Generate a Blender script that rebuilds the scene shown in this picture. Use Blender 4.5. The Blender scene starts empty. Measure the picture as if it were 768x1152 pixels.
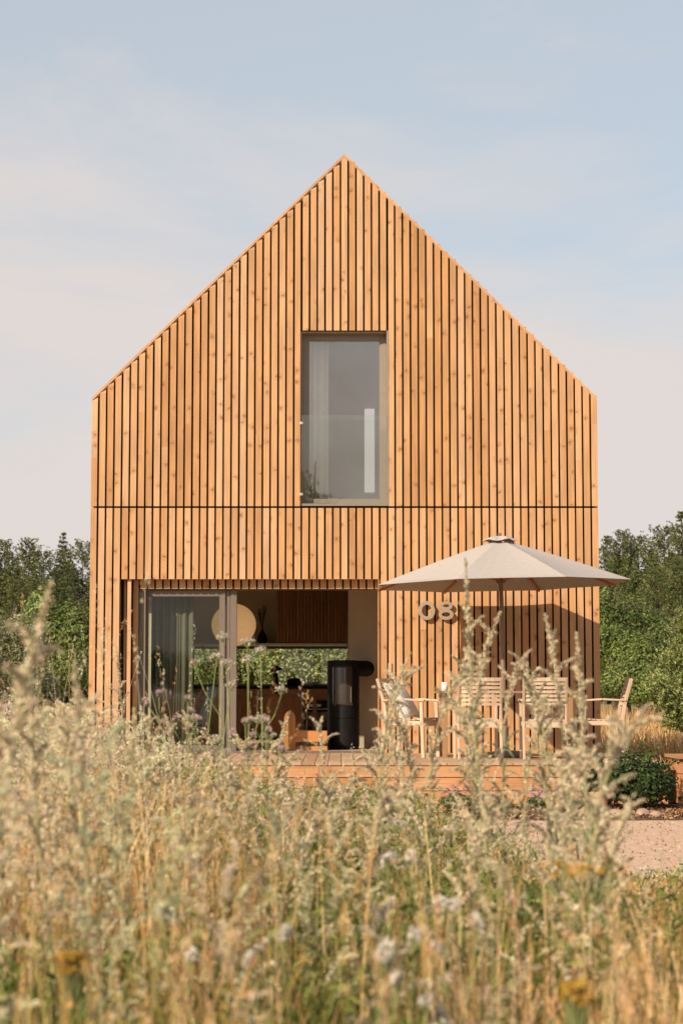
import bpy, bmesh, math, random
import numpy as np
from mathutils import Vector, Matrix

R = math.radians
random.seed(7)
rng = np.random.default_rng(11)
scene = bpy.context.scene
col = scene.collection

# ------------------------------------------------------------------ camera
FPX = 2240.0                                    # focal length in pixels of a 768 x 1152 frame (70 mm on a 36 mm tall frame)
TH = math.atan(206 / FPX)                       # tilt up
CAM = Vector((0.0, -24.9, 1.16))
cd = bpy.data.cameras.new('camera')
cam = bpy.data.objects.new('camera', cd)
col.objects.link(cam)
cam.location = CAM
cam.rotation_euler = (math.pi / 2 + TH, 0, 0)
cd.sensor_fit = 'VERTICAL'
cd.sensor_height = 36
cd.lens = 36 * FPX / 1152
cd.clip_start = 0.1
cd.clip_end = 3000
cd.dof.use_dof = True
cd.dof.focus_distance = 23.6
cd.dof.aperture_fstop = 5.2
scene.camera = cam

def at(px, py, Y=0.0):
    """point seen at pixel (px, py) of the 768 x 1152 photograph in the plane y = Y"""
    rx = (px - 384) / FPX
    ru = -(py - 576) / FPX
    dy = math.cos(TH) - ru * math.sin(TH)
    dz = math.sin(TH) + ru * math.cos(TH)
    t = (Y - CAM.y) / dy
    return Vector((rx * t, Y, CAM.z + dz * t))

# ------------------------------------------------------------------ light
SUN = Vector((-1.0, -1.0, 0.86)).normalized()   # towards the sun
sun_el = math.asin(SUN.z)
sun_az = math.atan2(SUN.x, SUN.y)               # clockwise from +y
w = bpy.data.worlds.new('World')
scene.world = w
w.use_nodes = True
nt = w.node_tree
nt.nodes.clear()
N = nt.nodes.new
sky = N('ShaderNodeTexSky')
sky.sky_type = 'NISHITA'
sky.sun_disc = False
sky.sun_elevation = sun_el
sky.sun_rotation = sun_az
sky.air_density = 1.0
sky.dust_density = 1.5
sky.ozone_density = 1.2
tc = N('ShaderNodeTexCoord')
sep = N('ShaderNodeSeparateXYZ')
nt.links.new(tc.outputs['Generated'], sep.inputs[0])
mp = N('ShaderNodeMapping')
mp.inputs['Scale'].default_value = (1.5, 1.5, 4.6)
nt.links.new(tc.outputs['Generated'], mp.inputs[0])
nz = N('ShaderNodeTexNoise')
nz.inputs['Scale'].default_value = 2.3
nz.inputs['Detail'].default_value = 7
nz.inputs['Roughness'].default_value = 0.58
nz.inputs['Distortion'].default_value = 0.35
nt.links.new(mp.outputs[0], nz.inputs['Vector'])
veil = N('ShaderNodeMapRange')                  # thin cloud low in the sky, clear higher up
veil.inputs['From Min'].default_value = 0.0
veil.inputs['From Max'].default_value = 0.36
veil.inputs['To Min'].default_value = 0.40
veil.inputs['To Max'].default_value = -0.20
nt.links.new(sep.outputs['Z'], veil.inputs['Value'])
add = N('ShaderNodeMath'); add.operation = 'ADD'
nt.links.new(nz.outputs['Fac'], add.inputs[0])
nt.links.new(veil.outputs[0], add.inputs[1])
cr = N('ShaderNodeValToRGB')
cr.color_ramp.elements[0].position = 0.42
cr.color_ramp.elements[0].color = (0.0, 0.0, 0.0, 1)
cr.color_ramp.elements[1].position = 0.70
cr.color_ramp.elements[1].color = (0.93, 0.93, 0.93, 1)
nt.links.new(add.outputs[0], cr.inputs[0])
haze = N('ShaderNodeMixRGB')                    # pale summer haze all over the blue
haze.inputs['Fac'].default_value = 0.70
nt.links.new(sky.outputs[0], haze.inputs['Color1'])
haze.inputs['Color2'].default_value = (3.42, 3.58, 3.62, 1)
mixc = N('ShaderNodeMixRGB')
nt.links.new(cr.outputs[0], mixc.inputs['Fac'])
nt.links.new(haze.outputs[0], mixc.inputs['Color1'])
CLOUD = (4.34, 3.93, 3.75, 1)
nz2 = N('ShaderNodeTexNoise')                   # heavier cloud stands in the part of the sky behind the photographer
nz2.inputs['Scale'].default_value = 7.0
nz2.inputs['Detail'].default_value = 5
nt.links.new(tc.outputs['Generated'], nz2.inputs['Vector'])
cr2 = N('ShaderNodeValToRGB')
cr2.color_ramp.elements[0].position = 0.42
cr2.color_ramp.elements[1].position = 0.60
nt.links.new(nz2.outputs['Fac'], cr2.inputs[0])
south = N('ShaderNodeMapRange')
south.inputs['From Min'].default_value = -0.2
south.inputs['From Max'].default_value = -0.7
nt.links.new(sep.outputs['Y'], south.inputs['Value'])
mul2 = N('ShaderNodeMath'); mul2.operation = 'MULTIPLY'
nt.links.new(cr2.outputs[0], mul2.inputs[0]); nt.links.new(south.outputs[0], mul2.inputs[1])
dark = N('ShaderNodeMixRGB')
nt.links.new(mul2.outputs[0], dark.inputs['Fac'])
dark.inputs['Color1'].default_value = CLOUD     # high thin cloud, warm white
dark.inputs['Color2'].default_value = (2.9, 2.56, 2.32, 1)
nt.links.new(dark.outputs[0], mixc.inputs['Color2'])
bg = N('ShaderNodeBackground')
bg.inputs['Strength'].default_value = 0.13
nt.links.new(mixc.outputs[0], bg.inputs['Color'])
wo = N('ShaderNodeOutputWorld')
nt.links.new(bg.outputs[0], wo.inputs[0])

sl = bpy.data.lights.new('sun', 'SUN')
sl.energy = 4.6
sl.angle = R(0.55)
sl.color = (1.0, 0.86, 0.68)
so = bpy.data.objects.new('sun', sl)
col.objects.link(so)
so.location = (-20, -30, 25)
so.rotation_euler = (-SUN).to_track_quat('-Z', 'Y').to_euler()

vs = scene.view_settings
vs.view_transform = 'Standard'
vs.look = 'None'
vs.exposure = 0.45
vs.gamma = 1.0
vs.use_curve_mapping = False
scene.cycles.use_denoising = True
scene.cycles.max_bounces = 8
scene.cycles.transparent_max_bounces = 12

# ------------------------------------------------------------------ materials
def S(r, g, b):
    f = lambda c: (c / 255 / 12.92) if c / 255 <= 0.04045 else ((c / 255 + 0.055) / 1.055) ** 2.4
    return (f(r), f(g), f(b), 1.0)

def new_mat(name):
    m = bpy.data.materials.new(name)
    m.use_nodes = True
    t = m.node_tree
    t.nodes.clear()
    out = t.nodes.new('ShaderNodeOutputMaterial')
    return m, t, out

def plain(name, c, rough=0.6, var=0.15, scale=6.0, metallic=0.0, bump=0.0, spec=0.4, c2=None):
    m, t, out = new_mat(name)
    p = t.nodes.new('ShaderNodeBsdfPrincipled')
    p.inputs['Roughness'].default_value = rough
    p.inputs['Metallic'].default_value = metallic
    p.inputs['Specular IOR Level'].default_value = spec
    g = t.nodes.new('ShaderNodeTexCoord')
    n = t.nodes.new('ShaderNodeTexNoise')
    n.inputs['Scale'].default_value = scale
    n.inputs['Detail'].default_value = 6
    t.links.new(g.outputs['Object'], n.inputs['Vector'])
    r = t.nodes.new('ShaderNodeValToRGB')
    a = tuple(x * (1 - var) for x in c[:3]) + (1,)
    b = c2 if c2 else tuple(min(1, x * (1 + var)) for x in c[:3]) + (1,)
    r.color_ramp.elements[0].position = 0.32
    r.color_ramp.elements[1].position = 0.68
    r.color_ramp.elements[0].color = a
    r.color_ramp.elements[1].color = b
    t.links.new(n.outputs['Fac'], r.inputs[0])
    t.links.new(r.outputs[0], p.inputs['Base Color'])
    if bump:
        bm_ = t.nodes.new('ShaderNodeBump')
        bm_.inputs['Strength'].default_value = bump
        bm_.inputs['Distance'].default_value = 0.02
        t.links.new(n.outputs['Fac'], bm_.inputs['Height'])
        t.links.new(bm_.outputs[0], p.inputs['Normal'])
    t.links.new(p.outputs[0], out.inputs[0])
    return m

def wood(name, tones, rough=0.62, knots=True, grain=0.17, knot_col=(0.20, 0.075, 0.025, 1)):
    """boards: UV runs across (u) and along (v) each board in metres, 'rnd' is one number per board"""
    m, t, out = new_mat(name)
    L = t.links.new
    p = t.nodes.new('ShaderNodeBsdfPrincipled')
    p.inputs['Roughness'].default_value = rough
    p.inputs['Specular IOR Level'].default_value = 0.3
    uv = t.nodes.new('ShaderNodeUVMap'); uv.uv_map = 'UVMap'
    at_ = t.nodes.new('ShaderNodeAttribute'); at_.attribute_name = 'rnd'
    ramp = t.nodes.new('ShaderNodeValToRGB')
    el = ramp.color_ramp.elements
    el[0].position = 0.0; el[0].color = tones[0]
    el[1].position = 1.0; el[1].color = tones[-1]
    for i, c in enumerate(tones[1:-1]):
        e = el.new((i + 1) / (len(tones) - 1)); e.color = c
    L(at_.outputs['Fac'], ramp.inputs[0])
    # knots
    vo = t.nodes.new('ShaderNodeTexVoronoi'); vo.voronoi_dimensions = '2D'
    vo.inputs['Scale'].default_value = 4.0
    wob = t.nodes.new('ShaderNodeTexNoise'); wob.noise_dimensions = '2D'
    wob.inputs['Scale'].default_value = 14
    L(uv.outputs[0], wob.inputs['Vector'])
    mixv = t.nodes.new('ShaderNodeMixRGB'); mixv.inputs['Fac'].default_value = 0.06
    L(uv.outputs[0], mixv.inputs['Color1']); L(wob.outputs['Color'], mixv.inputs['Color2'])
    L(mixv.outputs[0], vo.inputs['Vector'])
    # long grain, swirling round the knots
    mp_ = t.nodes.new('ShaderNodeMapping')
    mp_.inputs['Scale'].default_value = (85, 1.6, 1)
    L(uv.outputs[0], mp_.inputs[0])
    kd = t.nodes.new('ShaderNodeMapRange')
    kd.inputs['From Min'].default_value = 0.0; kd.inputs['From Max'].default_value = 0.22
    kd.inputs['To Min'].default_value = 2.4; kd.inputs['To Max'].default_value = 0.0
    L(vo.outputs['Distance'], kd.inputs['Value'])
    addv = t.nodes.new('ShaderNodeVectorMath'); addv.operation = 'ADD'
    L(mp_.outputs[0], addv.inputs[0]); L(kd.outputs[0], addv.inputs[1])
    gr = t.nodes.new('ShaderNodeTexNoise'); gr.noise_dimensions = '2D'
    gr.inputs['Scale'].default_value = 1.0; gr.inputs['Detail'].default_value = 4
    L(addv.outputs[0], gr.inputs['Vector'])
    gm = t.nodes.new('ShaderNodeMapRange')
    gm.inputs['From Min'].default_value = 0.3; gm.inputs['From Max'].default_value = 0.7
    gm.inputs['To Min'].default_value = 1 - grain; gm.inputs['To Max'].default_value = 1 + grain * 0.6
    L(gr.outputs['Fac'], gm.inputs['Value'])
    # slow drift along the board
    mp2 = t.nodes.new('ShaderNodeMapping'); mp2.inputs['Scale'].default_value = (2.5, 0.8, 1)
    L(uv.outputs[0], mp2.inputs[0])
    dr = t.nodes.new('ShaderNodeTexNoise'); dr.noise_dimensions = '2D'; dr.inputs['Scale'].default_value = 1.3
    dr.inputs['Detail'].default_value = 3
    L(mp2.outputs[0], dr.inputs['Vector'])
    dm = t.nodes.new('ShaderNodeMapRange')
    dm.inputs['From Min'].default_value = 0.3; dm.inputs['From Max'].default_value = 0.7
    dm.inputs['To Min'].default_value = 0.86; dm.inputs['To Max'].default_value = 1.12
    L(dr.outputs['Fac'], dm.inputs['Value'])
    mul = t.nodes.new('ShaderNodeMath'); mul.operation = 'MULTIPLY'
    L(gm.outputs[0], mul.inputs[0]); L(dm.outputs[0], mul.inputs[1])
    sc = t.nodes.new('ShaderNodeVectorMath'); sc.operation = 'SCALE'
    L(ramp.outputs[0], sc.inputs[0]); L(mul.outputs[0], sc.inputs['Scale'])
    last = sc.outputs[0]
    if knots:
        kr = t.nodes.new('ShaderNodeValToRGB')
        e = kr.color_ramp.elements
        e[0].position = 0.012; e[0].color = (0.80, 0.80, 0.80, 1)
        e[1].position = 0.21; e[1].color = (0, 0, 0, 1)
        a = e.new(0.045); a.color = (0.60, 0.60, 0.60, 1)
        b = e.new(0.075); b.color = (0.26, 0.26, 0.26, 1)
        L(vo.outputs['Distance'], kr.inputs[0])
        mk = t.nodes.new('ShaderNodeMixRGB')
        L(kr.outputs[0], mk.inputs['Fac']); L(last, mk.inputs['Color1'])
        mk.inputs['Color2'].default_value = knot_col
        last = mk.outputs[0]
    L(last, p.inputs['Base Color'])
    bp = t.nodes.new('ShaderNodeBump'); bp.inputs['Strength'].default_value = 0.25; bp.inputs['Distance'].default_value = 0.002
    L(gr.outputs['Fac'], bp.inputs['Height']); L(bp.outputs[0], p.inputs['Normal'])
    L(p.outputs[0], out.inputs[0])
    return m

def leafy(name, trans=0.35, rough=0.6, spec=0.2, gain=(1, 1, 1)):
    """leaves and grass: colour of every blade is stored in the mesh"""
    m, t, out = new_mat(name)
    L = t.links.new
    a = t.nodes.new('ShaderNodeAttribute'); a.attribute_name = 'Col'
    g = t.nodes.new('ShaderNodeMixRGB'); g.blend_type = 'MULTIPLY'; g.inputs['Fac'].default_value = 1
    g.inputs['Color2'].default_value = tuple(gain) + (1,)
    L(a.outputs['Color'], g.inputs['Color1'])
    p = t.nodes.new('ShaderNodeBsdfPrincipled')
    p.inputs['Roughness'].default_value = rough
    p.inputs['Specular IOR Level'].default_value = spec
    L(g.outputs[0], p.inputs['Base Color'])
    tr = t.nodes.new('ShaderNodeBsdfTranslucent')
    L(g.outputs[0], tr.inputs['Color'])
    mx = t.nodes.new('ShaderNodeMixShader'); mx.inputs[0].default_value = trans
    L(p.outputs[0], mx.inputs[1]); L(tr.outputs[0], mx.inputs[2])
    L(mx.outputs[0], out.inputs[0])
    return m

def glass(name, refl, tint):
    m, t, out = new_mat(name)
    L = t.links.new
    g = t.nodes.new('ShaderNodeBsdfGlossy'); g.inputs['Roughness'].default_value = 0.012
    g.inputs['Color'].default_value = (1.0, 0.955, 0.90, 1)
    n = t.nodes.new('ShaderNodeTexNoise'); n.inputs['Scale'].default_value = 1.3
    tc_ = t.nodes.new('ShaderNodeTexCoord'); L(tc_.outputs['Object'], n.inputs['Vector'])
    b = t.nodes.new('ShaderNodeBump'); b.inputs['Strength'].default_value = 0.015; b.inputs['Distance'].default_value = 0.02
    L(n.outputs['Fac'], b.inputs['Height']); L(b.outputs[0], g.inputs['Normal'])
    tr = t.nodes.new('ShaderNodeBsdfTransparent'); tr.inputs['Color'].default_value = tint
    mx = t.nodes.new('ShaderNodeMixShader'); mx.inputs[0].default_value = refl
    L(tr.outputs[0], mx.inputs[1]); L(g.outputs[0], mx.inputs[2])
    L(mx.outputs[0], out.inputs[0])
    return m

M = {}
larch = [(0.45, 0.226, 0.092, 1), (0.53, 0.282, 0.125, 1), (0.57, 0.325, 0.165, 1), (0.48, 0.238, 0.092, 1), (0.58, 0.350, 0.195, 1), (0.51, 0.260, 0.107, 1)]
M['larch'] = wood('larch_boards', larch)
M['deckfront'] = wood('deck_front_boards', [(0.50, 0.235, 0.10, 1), (0.55, 0.28, 0.13, 1), (0.46, 0.21, 0.08, 1)])
M['deck'] = wood('deck_boards', [(0.42, 0.27, 0.16, 1), (0.48, 0.32, 0.2, 1), (0.38, 0.23, 0.13, 1)], knots=False)
M['teak'] = wood('bleached_chair_wood', [(0.52, 0.38, 0.255, 1), (0.58, 0.43, 0.30, 1), (0.48, 0.34, 0.225, 1)], knots=False, grain=0.15)
M['cabinet'] = wood('cabinet_wood', [(0.34, 0.165, 0.075, 1), (0.40, 0.20, 0.09, 1), (0.30, 0.14, 0.062, 1)], knots=False)
M['oak'] = wood('warm_oak', [(0.46, 0.19, 0.055, 1), (0.50, 0.21, 0.065, 1)], knots=False)
M['floor'] = wood('floor_boards', [(0.48, 0.33, 0.20, 1), (0.54, 0.38, 0.24, 1)], knots=False)
M['tablewood'] = wood('brown_table_wood', [(0.30, 0.17, 0.085, 1), (0.34, 0.20, 0.10, 1)], knots=False)
M['pole'] = wood('pole_wood', [(0.20, 0.135, 0.09, 1), (0.23, 0.155, 0.10, 1)], knots=False)
M['membrane'] = plain('black_membrane', (0.012, 0.010, 0.009, 1), 0.9)
M['plaster'] = plain('warm_plaster', (0.60, 0.49, 0.37, 1), 0.9, 0.05, 3)
M['white'] = plain('white_plaster', (0.72, 0.69, 0.64, 1), 0.85, 0.04, 3)
M['taupe'] = plain('taupe_metal', (0.27, 0.22, 0.17, 1), 0.45, 0.05, 12, 0.0)
M['doorframe'] = plain('brown_grey_frame', (0.165, 0.130, 0.102, 1), 0.45, 0.05, 12, 0.0)
M['darkmetal'] = plain('dark_taupe_metal', (0.16, 0.125, 0.095, 1), 0.45, 0.06, 12, 0.0)
M['steel'] = plain('clip_steel', (0.6, 0.57, 0.52, 1), 0.35, 0.08, 20, 0.6)
M['black'] = plain('black_iron', (0.010, 0.009, 0.009, 1), 0.6, 0.2, 8, spec=0.2)
M['stoveglass'] = plain('stove_glass', (0.05, 0.04, 0.035, 1), 0.06, 0.1, 4, 0.0, 0, 0.9)
M['canvas'] = plain('umbrella_canvas', (0.385, 0.34, 0.308, 1), 0.9, 0.05, 30)
M['cream'] = plain('cream_fabric', (0.70, 0.64, 0.55, 1), 0.95, 0.08, 40, 0, 0.3)
M['blue'] = plain('blue_fabric', (0.22, 0.29, 0.37, 1), 0.95, 0.08, 40)
M['curtain'] = plain('curtain_fabric', (0.15, 0.128, 0.096, 1), 0.95, 0.06, 14)
M['sheer'] = plain('white_curtain_fabric', (0.78, 0.75, 0.70, 1), 0.95, 0.04, 14)
M['stone'] = plain('number_stone', (0.34, 0.265, 0.19, 1), 0.85, 0.12, 60, 0, 0.2)
M['pebble'] = plain('pale_stone', (0.36, 0.23, 0.16, 1), 0.9, 0.25, 14, 0, 0.6)
M['terracotta'] = plain('terracotta', (0.42, 0.15, 0.065, 1), 0.85, 0.2, 10)
M['bark'] = plain('bark', (0.10, 0.07, 0.05, 1), 0.95, 0.4, 18, 0, 0.6)
M['stem'] = plain('plant_stem', (0.30, 0.27, 0.13, 1), 0.8, 0.2, 20)
M['greenstem'] = plain('green_plant_stem', (0.25, 0.28, 0.10, 1), 0.8, 0.2, 20)
M['soil'] = plain('meadow_soil', (0.24, 0.165, 0.08, 1), 1.0, 0.45, 5, 0, 0.6, c2=(0.38, 0.27, 0.14, 1))
M['mulch'] = plain('bark_mulch', (0.13, 0.065, 0.035, 1), 1.0, 0.5, 26, 0, 1.0, c2=(0.28, 0.15, 0.085, 1))
M['sand'] = plain('pink_sand', (0.50, 0.325, 0.215, 1), 1.0, 0.2, 16, 0, 0.5, c2=(0.58, 0.395, 0.275, 1))
M['cup'] = plain('glazed_white', (0.75, 0.72, 0.66, 1), 0.25, 0.03, 10)
M['paper'] = None
M['leaf'] = leafy('leaves', 0.30)
M['needle'] = leafy('needles', 0.18)
M['grass'] = leafy('grass_blades', 0.20)
M['petal'] = leafy('flower_petals', 0.35)
M['glass'] = glass('window_glass', 0.25, (0.97, 0.975, 0.965, 1))
M['balustrade'] = glass('balustrade_glass', 0.08, (0.97, 0.975, 0.965, 1))
M['doorglass'] = glass('door_glass', 0.045, (0.86, 0.90, 0.86, 1))
M['clear'] = glass('clear_glass', 0.04, (0.92, 0.94, 0.92, 1))

def paper_mat():
    m, t, out = new_mat('lantern_paper')
    L = t.links.new
    p = t.nodes.new('ShaderNodeBsdfPrincipled'); p.inputs['Base Color'].default_value = (0.74, 0.56, 0.34, 1)
    p.inputs['Roughness'].default_value = 0.9
    p.inputs['Emission Color'].default_value = (1.0, 0.58, 0.24, 1)
    p.inputs['Emission Strength'].default_value = 0.24      # a lit paper lamp
    tc_ = t.nodes.new('ShaderNodeTexCoord')
    wv = t.nodes.new('ShaderNodeTexWave'); wv.bands_direction = 'Z'; wv.inputs['Scale'].default_value = 14
    L(tc_.outputs['Object'], wv.inputs['Vector'])
    b = t.nodes.new('ShaderNodeBump'); b.inputs['Strength'].default_value = 0.4; b.inputs['Distance'].default_value = 0.01
    L(wv.outputs['Fac'], b.inputs['Height']); L(b.outputs[0], p.inputs['Normal'])
    L(p.outputs[0], out.inputs[0])
    return m
M['paper'] = paper_mat()

# ------------------------------------------------------------------ mesh helpers
class MB:
    def __init__(self):
        self.v, self.f, self.uv, self.rnd = [], [], [], []
    def add(self, verts, faces, axis=2, rnd=None):
        o = len(self.v)
        r = random.random() if rnd is None else rnd
        ou, ov = random.uniform(0, 9), random.uniform(0, 90)
        for p in verts:
            self.v.append(tuple(p))
            a = [p[0], p[1], p[2]]
            along = a.pop(axis)
            self.uv.append((a[0] + a[1] + ou, along + ov))
            self.rnd.append(r)
        for f in faces:
            self.f.append(tuple(o + i for i in f))
        return self
    def box(self, x0, x1, y0, y1, z0, z1, axis=2, rnd=None, bev=0.0):
        v = [(x0, y0, z0), (x1, y0, z0), (x1, y1, z0), (x0, y1, z0), (x0, y0, z1), (x1, y0, z1), (x1, y1, z1), (x0, y1, z1)]
        return self.hexa(v, axis, rnd)
    def hexa(self, v, axis=2, rnd=None):
        return self.add(v, [(3, 2, 1, 0), (4, 5, 6, 7), (0, 1, 5, 4), (1, 2, 6, 5), (2, 3, 7, 6), (3, 0, 4, 7)], axis, rnd)
    def beam(self, a, b, wx, wy, up=(0, 0, 1), axis=2, rnd=None, w2=None):
        a, b = Vector(a), Vector(b)
        d = (b - a).normalized()
        u = Vector(up)
        if abs(d.dot(u)) > 0.98:
            u = Vector((0, 1, 0))
        s = d.cross(u).normalized()
        t = s.cross(d).normalized()
        k = w2 if w2 else (wx, wy)
        v = []
        for p, (q, r) in ((a, (wx, wy)), (b, k)):
            for i, j in ((-1, -1), (1, -1), (1, 1), (-1, 1)):
                v.append(p + s * (i * q / 2) + t * (j * r / 2))
        return self.hexa(v, axis, rnd)
    def prism_xz(self, pts, y0, y1, rnd=None):
        n = len(pts)
        v = [(x, y0, z) for x, z in pts] + [(x, y1, z) for x, z in pts]
        f = [tuple(range(n)), tuple(range(2 * n - 1, n - 1, -1))]
        f += [((i + 1) % n, i, n + i, n + (i + 1) % n) for i in range(n)]
        return self.add(v, f, 2, rnd)
    def tube(self, pts, rads, n=8, cap=True, axis=2, rnd=None):
        pts = [Vector(p) for p in pts]
        v, f = [], []
        ref = Vector((1, 0, 0))
        for i, p in enumerate(pts):
            d = (pts[min(i + 1, len(pts) - 1)] - pts[max(i - 1, 0)]).normalized()
            if abs(d.dot(ref)) > 0.95:
                ref = Vector((0, 1, 0)) if abs(d.y) < 0.9 else Vector((0, 0, 1))
            s = d.cross(ref).normalized()
            t = d.cross(s).normalized()
            r = rads[i] if hasattr(rads, '__len__') else rads
            for k in range(n):
                a = 2 * math.pi * k / n
                v.append(p + (s * math.cos(a) + t * math.sin(a)) * r)
        for i in range(len(pts) - 1):
            for k in range(n):
                f.append((i * n + k, i * n + (k + 1) % n, (i + 1) * n + (k + 1) % n, (i + 1) * n + k))
        if cap:
            f.append(tuple(range(n - 1, -1, -1)))
            m = (len(pts) - 1) * n
            f.append(tuple(range(m, m + n)))
        return self.add(v, f, axis, rnd)
    def lathe(self, prof, c=(0, 0, 0), n=24, axis=2):
        v, f = [], []
        for r, z in prof:
            for k in range(n):
                a = 2 * math.pi * k / n
                v.append((c[0] + r * math.cos(a), c[1] + r * math.sin(a), c[2] + z))
        for i in range(len(prof) - 1):
            for k in range(n):
                f.append((i * n + k, i * n + (k + 1) % n, (i + 1) * n + (k + 1) % n, (i + 1) * n + k))
        f.append(tuple(range(n - 1, -1, -1)))
        m = (len(prof) - 1) * n
        f.append(tuple(range(m, m + n)))
        return self.add(v, f, axis)
    def sphere(self, c, rx, ry, rz, seg=20, ring=12):
        prof = []
        v, f = [], []
        for i in range(ring + 1):
            a = math.pi * i / ring
            for k in range(seg):
                b = 2 * math.pi * k / seg
                v.append((c[0] + rx * math.sin(a) * math.cos(b), c[1] + ry * math.sin(a) * math.sin(b), c[2] - rz * math.cos(a)))
        for i in range(ring):
            for k in range(seg):
                f.append((i * seg + k, i * seg + (k + 1) % seg, (i + 1) * seg + (k + 1) % seg, (i + 1) * seg + k))
        return self.add(v, f)
    def build(self, name, mat, parent=None, smooth=False, bevel=0.0, local=False):
        off = Vector((0, 0, 0))
        if parent is not None and not local:
            p = parent
            while p is not None:
                off += p.location
                p = p.parent
        me = bpy.data.meshes.new(name)
        me.from_pydata([tuple(Vector(p) - off) for p in self.v], [], self.f)
        uvl = me.uv_layers.new(name='UVMap')
        li = np.empty(len(me.loops), dtype=np.int32)
        me.loops.foreach_get('vertex_index', li)
        uvl.data.foreach_set('uv', np.array(self.uv, dtype=np.float32)[li].ravel())
        at_ = me.attributes.new('rnd', 'FLOAT', 'POINT')
        at_.data.foreach_set('value', np.array(self.rnd, dtype=np.float32))
        if smooth:
            me.polygons.foreach_set('use_smooth', [True] * len(me.polygons))
        me.materials.append(mat)
        me.update()
        bm = bmesh.new(); bm.from_mesh(me)
        bmesh.ops.recalc_face_normals(bm, faces=bm.faces)
        bm.to_mesh(me); bm.free()
        o = bpy.data.objects.new(name, me)
        col.objects.link(o)
        if parent is not None:
            o.parent = parent
        if bevel:
            b = o.modifiers.new('bevel', 'BEVEL'); b.width = bevel; b.segments = 2; b.limit_method = 'ANGLE'
        return o

def tag(o, label=None, cat=None, group=None, kind=None):
    if label: o['label'] = label
    if cat: o['category'] = cat
    if group: o['group'] = group
    if kind: o['kind'] = kind
    return o

def empty(name, loc=(0, 0, 0), rz=0.0):
    o = bpy.data.objects.new(name, None)
    o.empty_display_size = 0.1
    col.objects.link(o)
    o.location = loc
    o.rotation_euler = (0, 0, rz)
    return o

def copy_tree(o, parent=None):
    c = o.copy()
    col.objects.link(c)
    c.parent = parent
    for ch in [x for x in bpy.data.objects if x.parent == o]:
        copy_tree(ch, c)
    return c

def np_obj(name, V, F, C, mat, parent=None, smooth=False):
    me = bpy.data.meshes.new(name)
    V = np.asarray(V, dtype=np.float32); F = np.asarray(F, dtype=np.int32)
    k = F.shape[1]
    me.vertices.add(len(V)); me.vertices.foreach_set('co', V.ravel())
    me.loops.add(F.size); me.loops.foreach_set('vertex_index', F.ravel())
    me.polygons.add(len(F))
    me.polygons.foreach_set('loop_start', np.arange(0, F.size, k, dtype=np.int32))
    ca = me.attributes.new('Col', 'FLOAT_COLOR', 'POINT')
    c4 = np.ones((len(V), 4), dtype=np.float32); c4[:, :3] = C
    ca.data.foreach_set('color', c4.ravel())
    me.materials.append(mat)
    me.update(calc_edges=True)
    o = bpy.data.objects.new(name, me)
    col.objects.link(o)
    if parent is not None:
        o.parent = parent
    return o

def unit(a):
    return a / np.maximum(np.linalg.norm(a, axis=-1, keepdims=True), 1e-9)

def diamonds(c, d, ln, wd, colr, g=rng, nrm=None):
    """n flat leaf-shaped quads: centre c, long direction d"""
    n = len(c)
    d = unit(np.asarray(d, float))
    s = unit(np.cross(d, g.normal(size=(n, 3)) if nrm is None else nrm + g.normal(size=(n, 3)) * 0.32))
    ln = np.broadcast_to(np.asarray(ln, float), (n,))[:, None]
    wd = np.broadcast_to(np.asarray(wd, float), (n,))[:, None]
    V = np.stack([c - d * ln / 2, c + s * wd / 2 - d * ln * 0.08, c + d * ln / 2, c - s * wd / 2 - d * ln * 0.08], axis=1).reshape(-1, 3)
    F = np.arange(4 * n).reshape(n, 4)
    C = np.repeat(np.broadcast_to(colr, (n, 3)), 4, axis=0)
    return V, F, C

def ribbons(base, h, ang, lean, wd, colr, segs=4, g=rng, droop=0.0):
    n = len(base)
    t = np.linspace(0, 1, segs + 1)[None, :, None]
    dirv = np.stack([np.cos(ang), np.sin(ang), np.zeros(n)], 1)[:, None, :]
    h = np.asarray(h)[:, None, None]; lean = np.asarray(lean)[:, None, None]
    up = np.array([0, 0, 1.0])[None, None, :]
    dr = np.broadcast_to(np.asarray(droop, float), (n,))[:, None, None]
    P = base[:, None, :] + up * h * (t - dr * t ** 3) + dirv * h * lean * t ** 2
    fa = g.uniform(0, 2 * np.pi, n)
    sd = np.stack([np.cos(fa), np.sin(fa), np.zeros(n)], 1)[:, None, :]
    wv = np.asarray(wd)[:, None, None] * (1 - 0.78 * t ** 1.5) / 2
    A = P - sd * wv; B = P + sd * wv
    V = np.stack([A, B], axis=2).reshape(-1, 3)
    k = 2 * (segs + 1)
    i = np.arange(segs)
    f1 = np.stack([2 * i, 2 * i + 1, 2 * i + 3, 2 * i + 2], 1)
    F = (np.arange(n)[:, None, None] * k + f1[None]).reshape(-1, 4)
    C = np.repeat(colr, k, axis=0)
    return V, F, C, P

class NB:
    def __init__(self): self.V, self.F, self.C, self.n = [], [], [], 0
    def add(self, V, F, C):
        self.V.append(V); self.F.append(F + self.n); self.C.append(C); self.n += len(V)
    def build(self, name, mat, parent=None):
        return np_obj(name, np.concatenate(self.V), np.concatenate(self.F), np.concatenate(self.C), mat, parent)

def pick(pal, n, var=0.14, g=rng, p=None):
    pal = np.array(pal, float)
    c = pal[g.choice(len(pal), n, p=p)]
    return np.clip(c * (1 + g.normal(0, var, (n, 1))) * (1 + g.normal(0, 0.05, (n, 3))), 0.004, 0.9)

# ------------------------------------------------------------------ the ground
def ground_z(x, y):
    s = np.clip((y - 16.0) / 42.0, 0, 1)
    return 0.62 * s * s * (3 - 2 * s)

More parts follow.
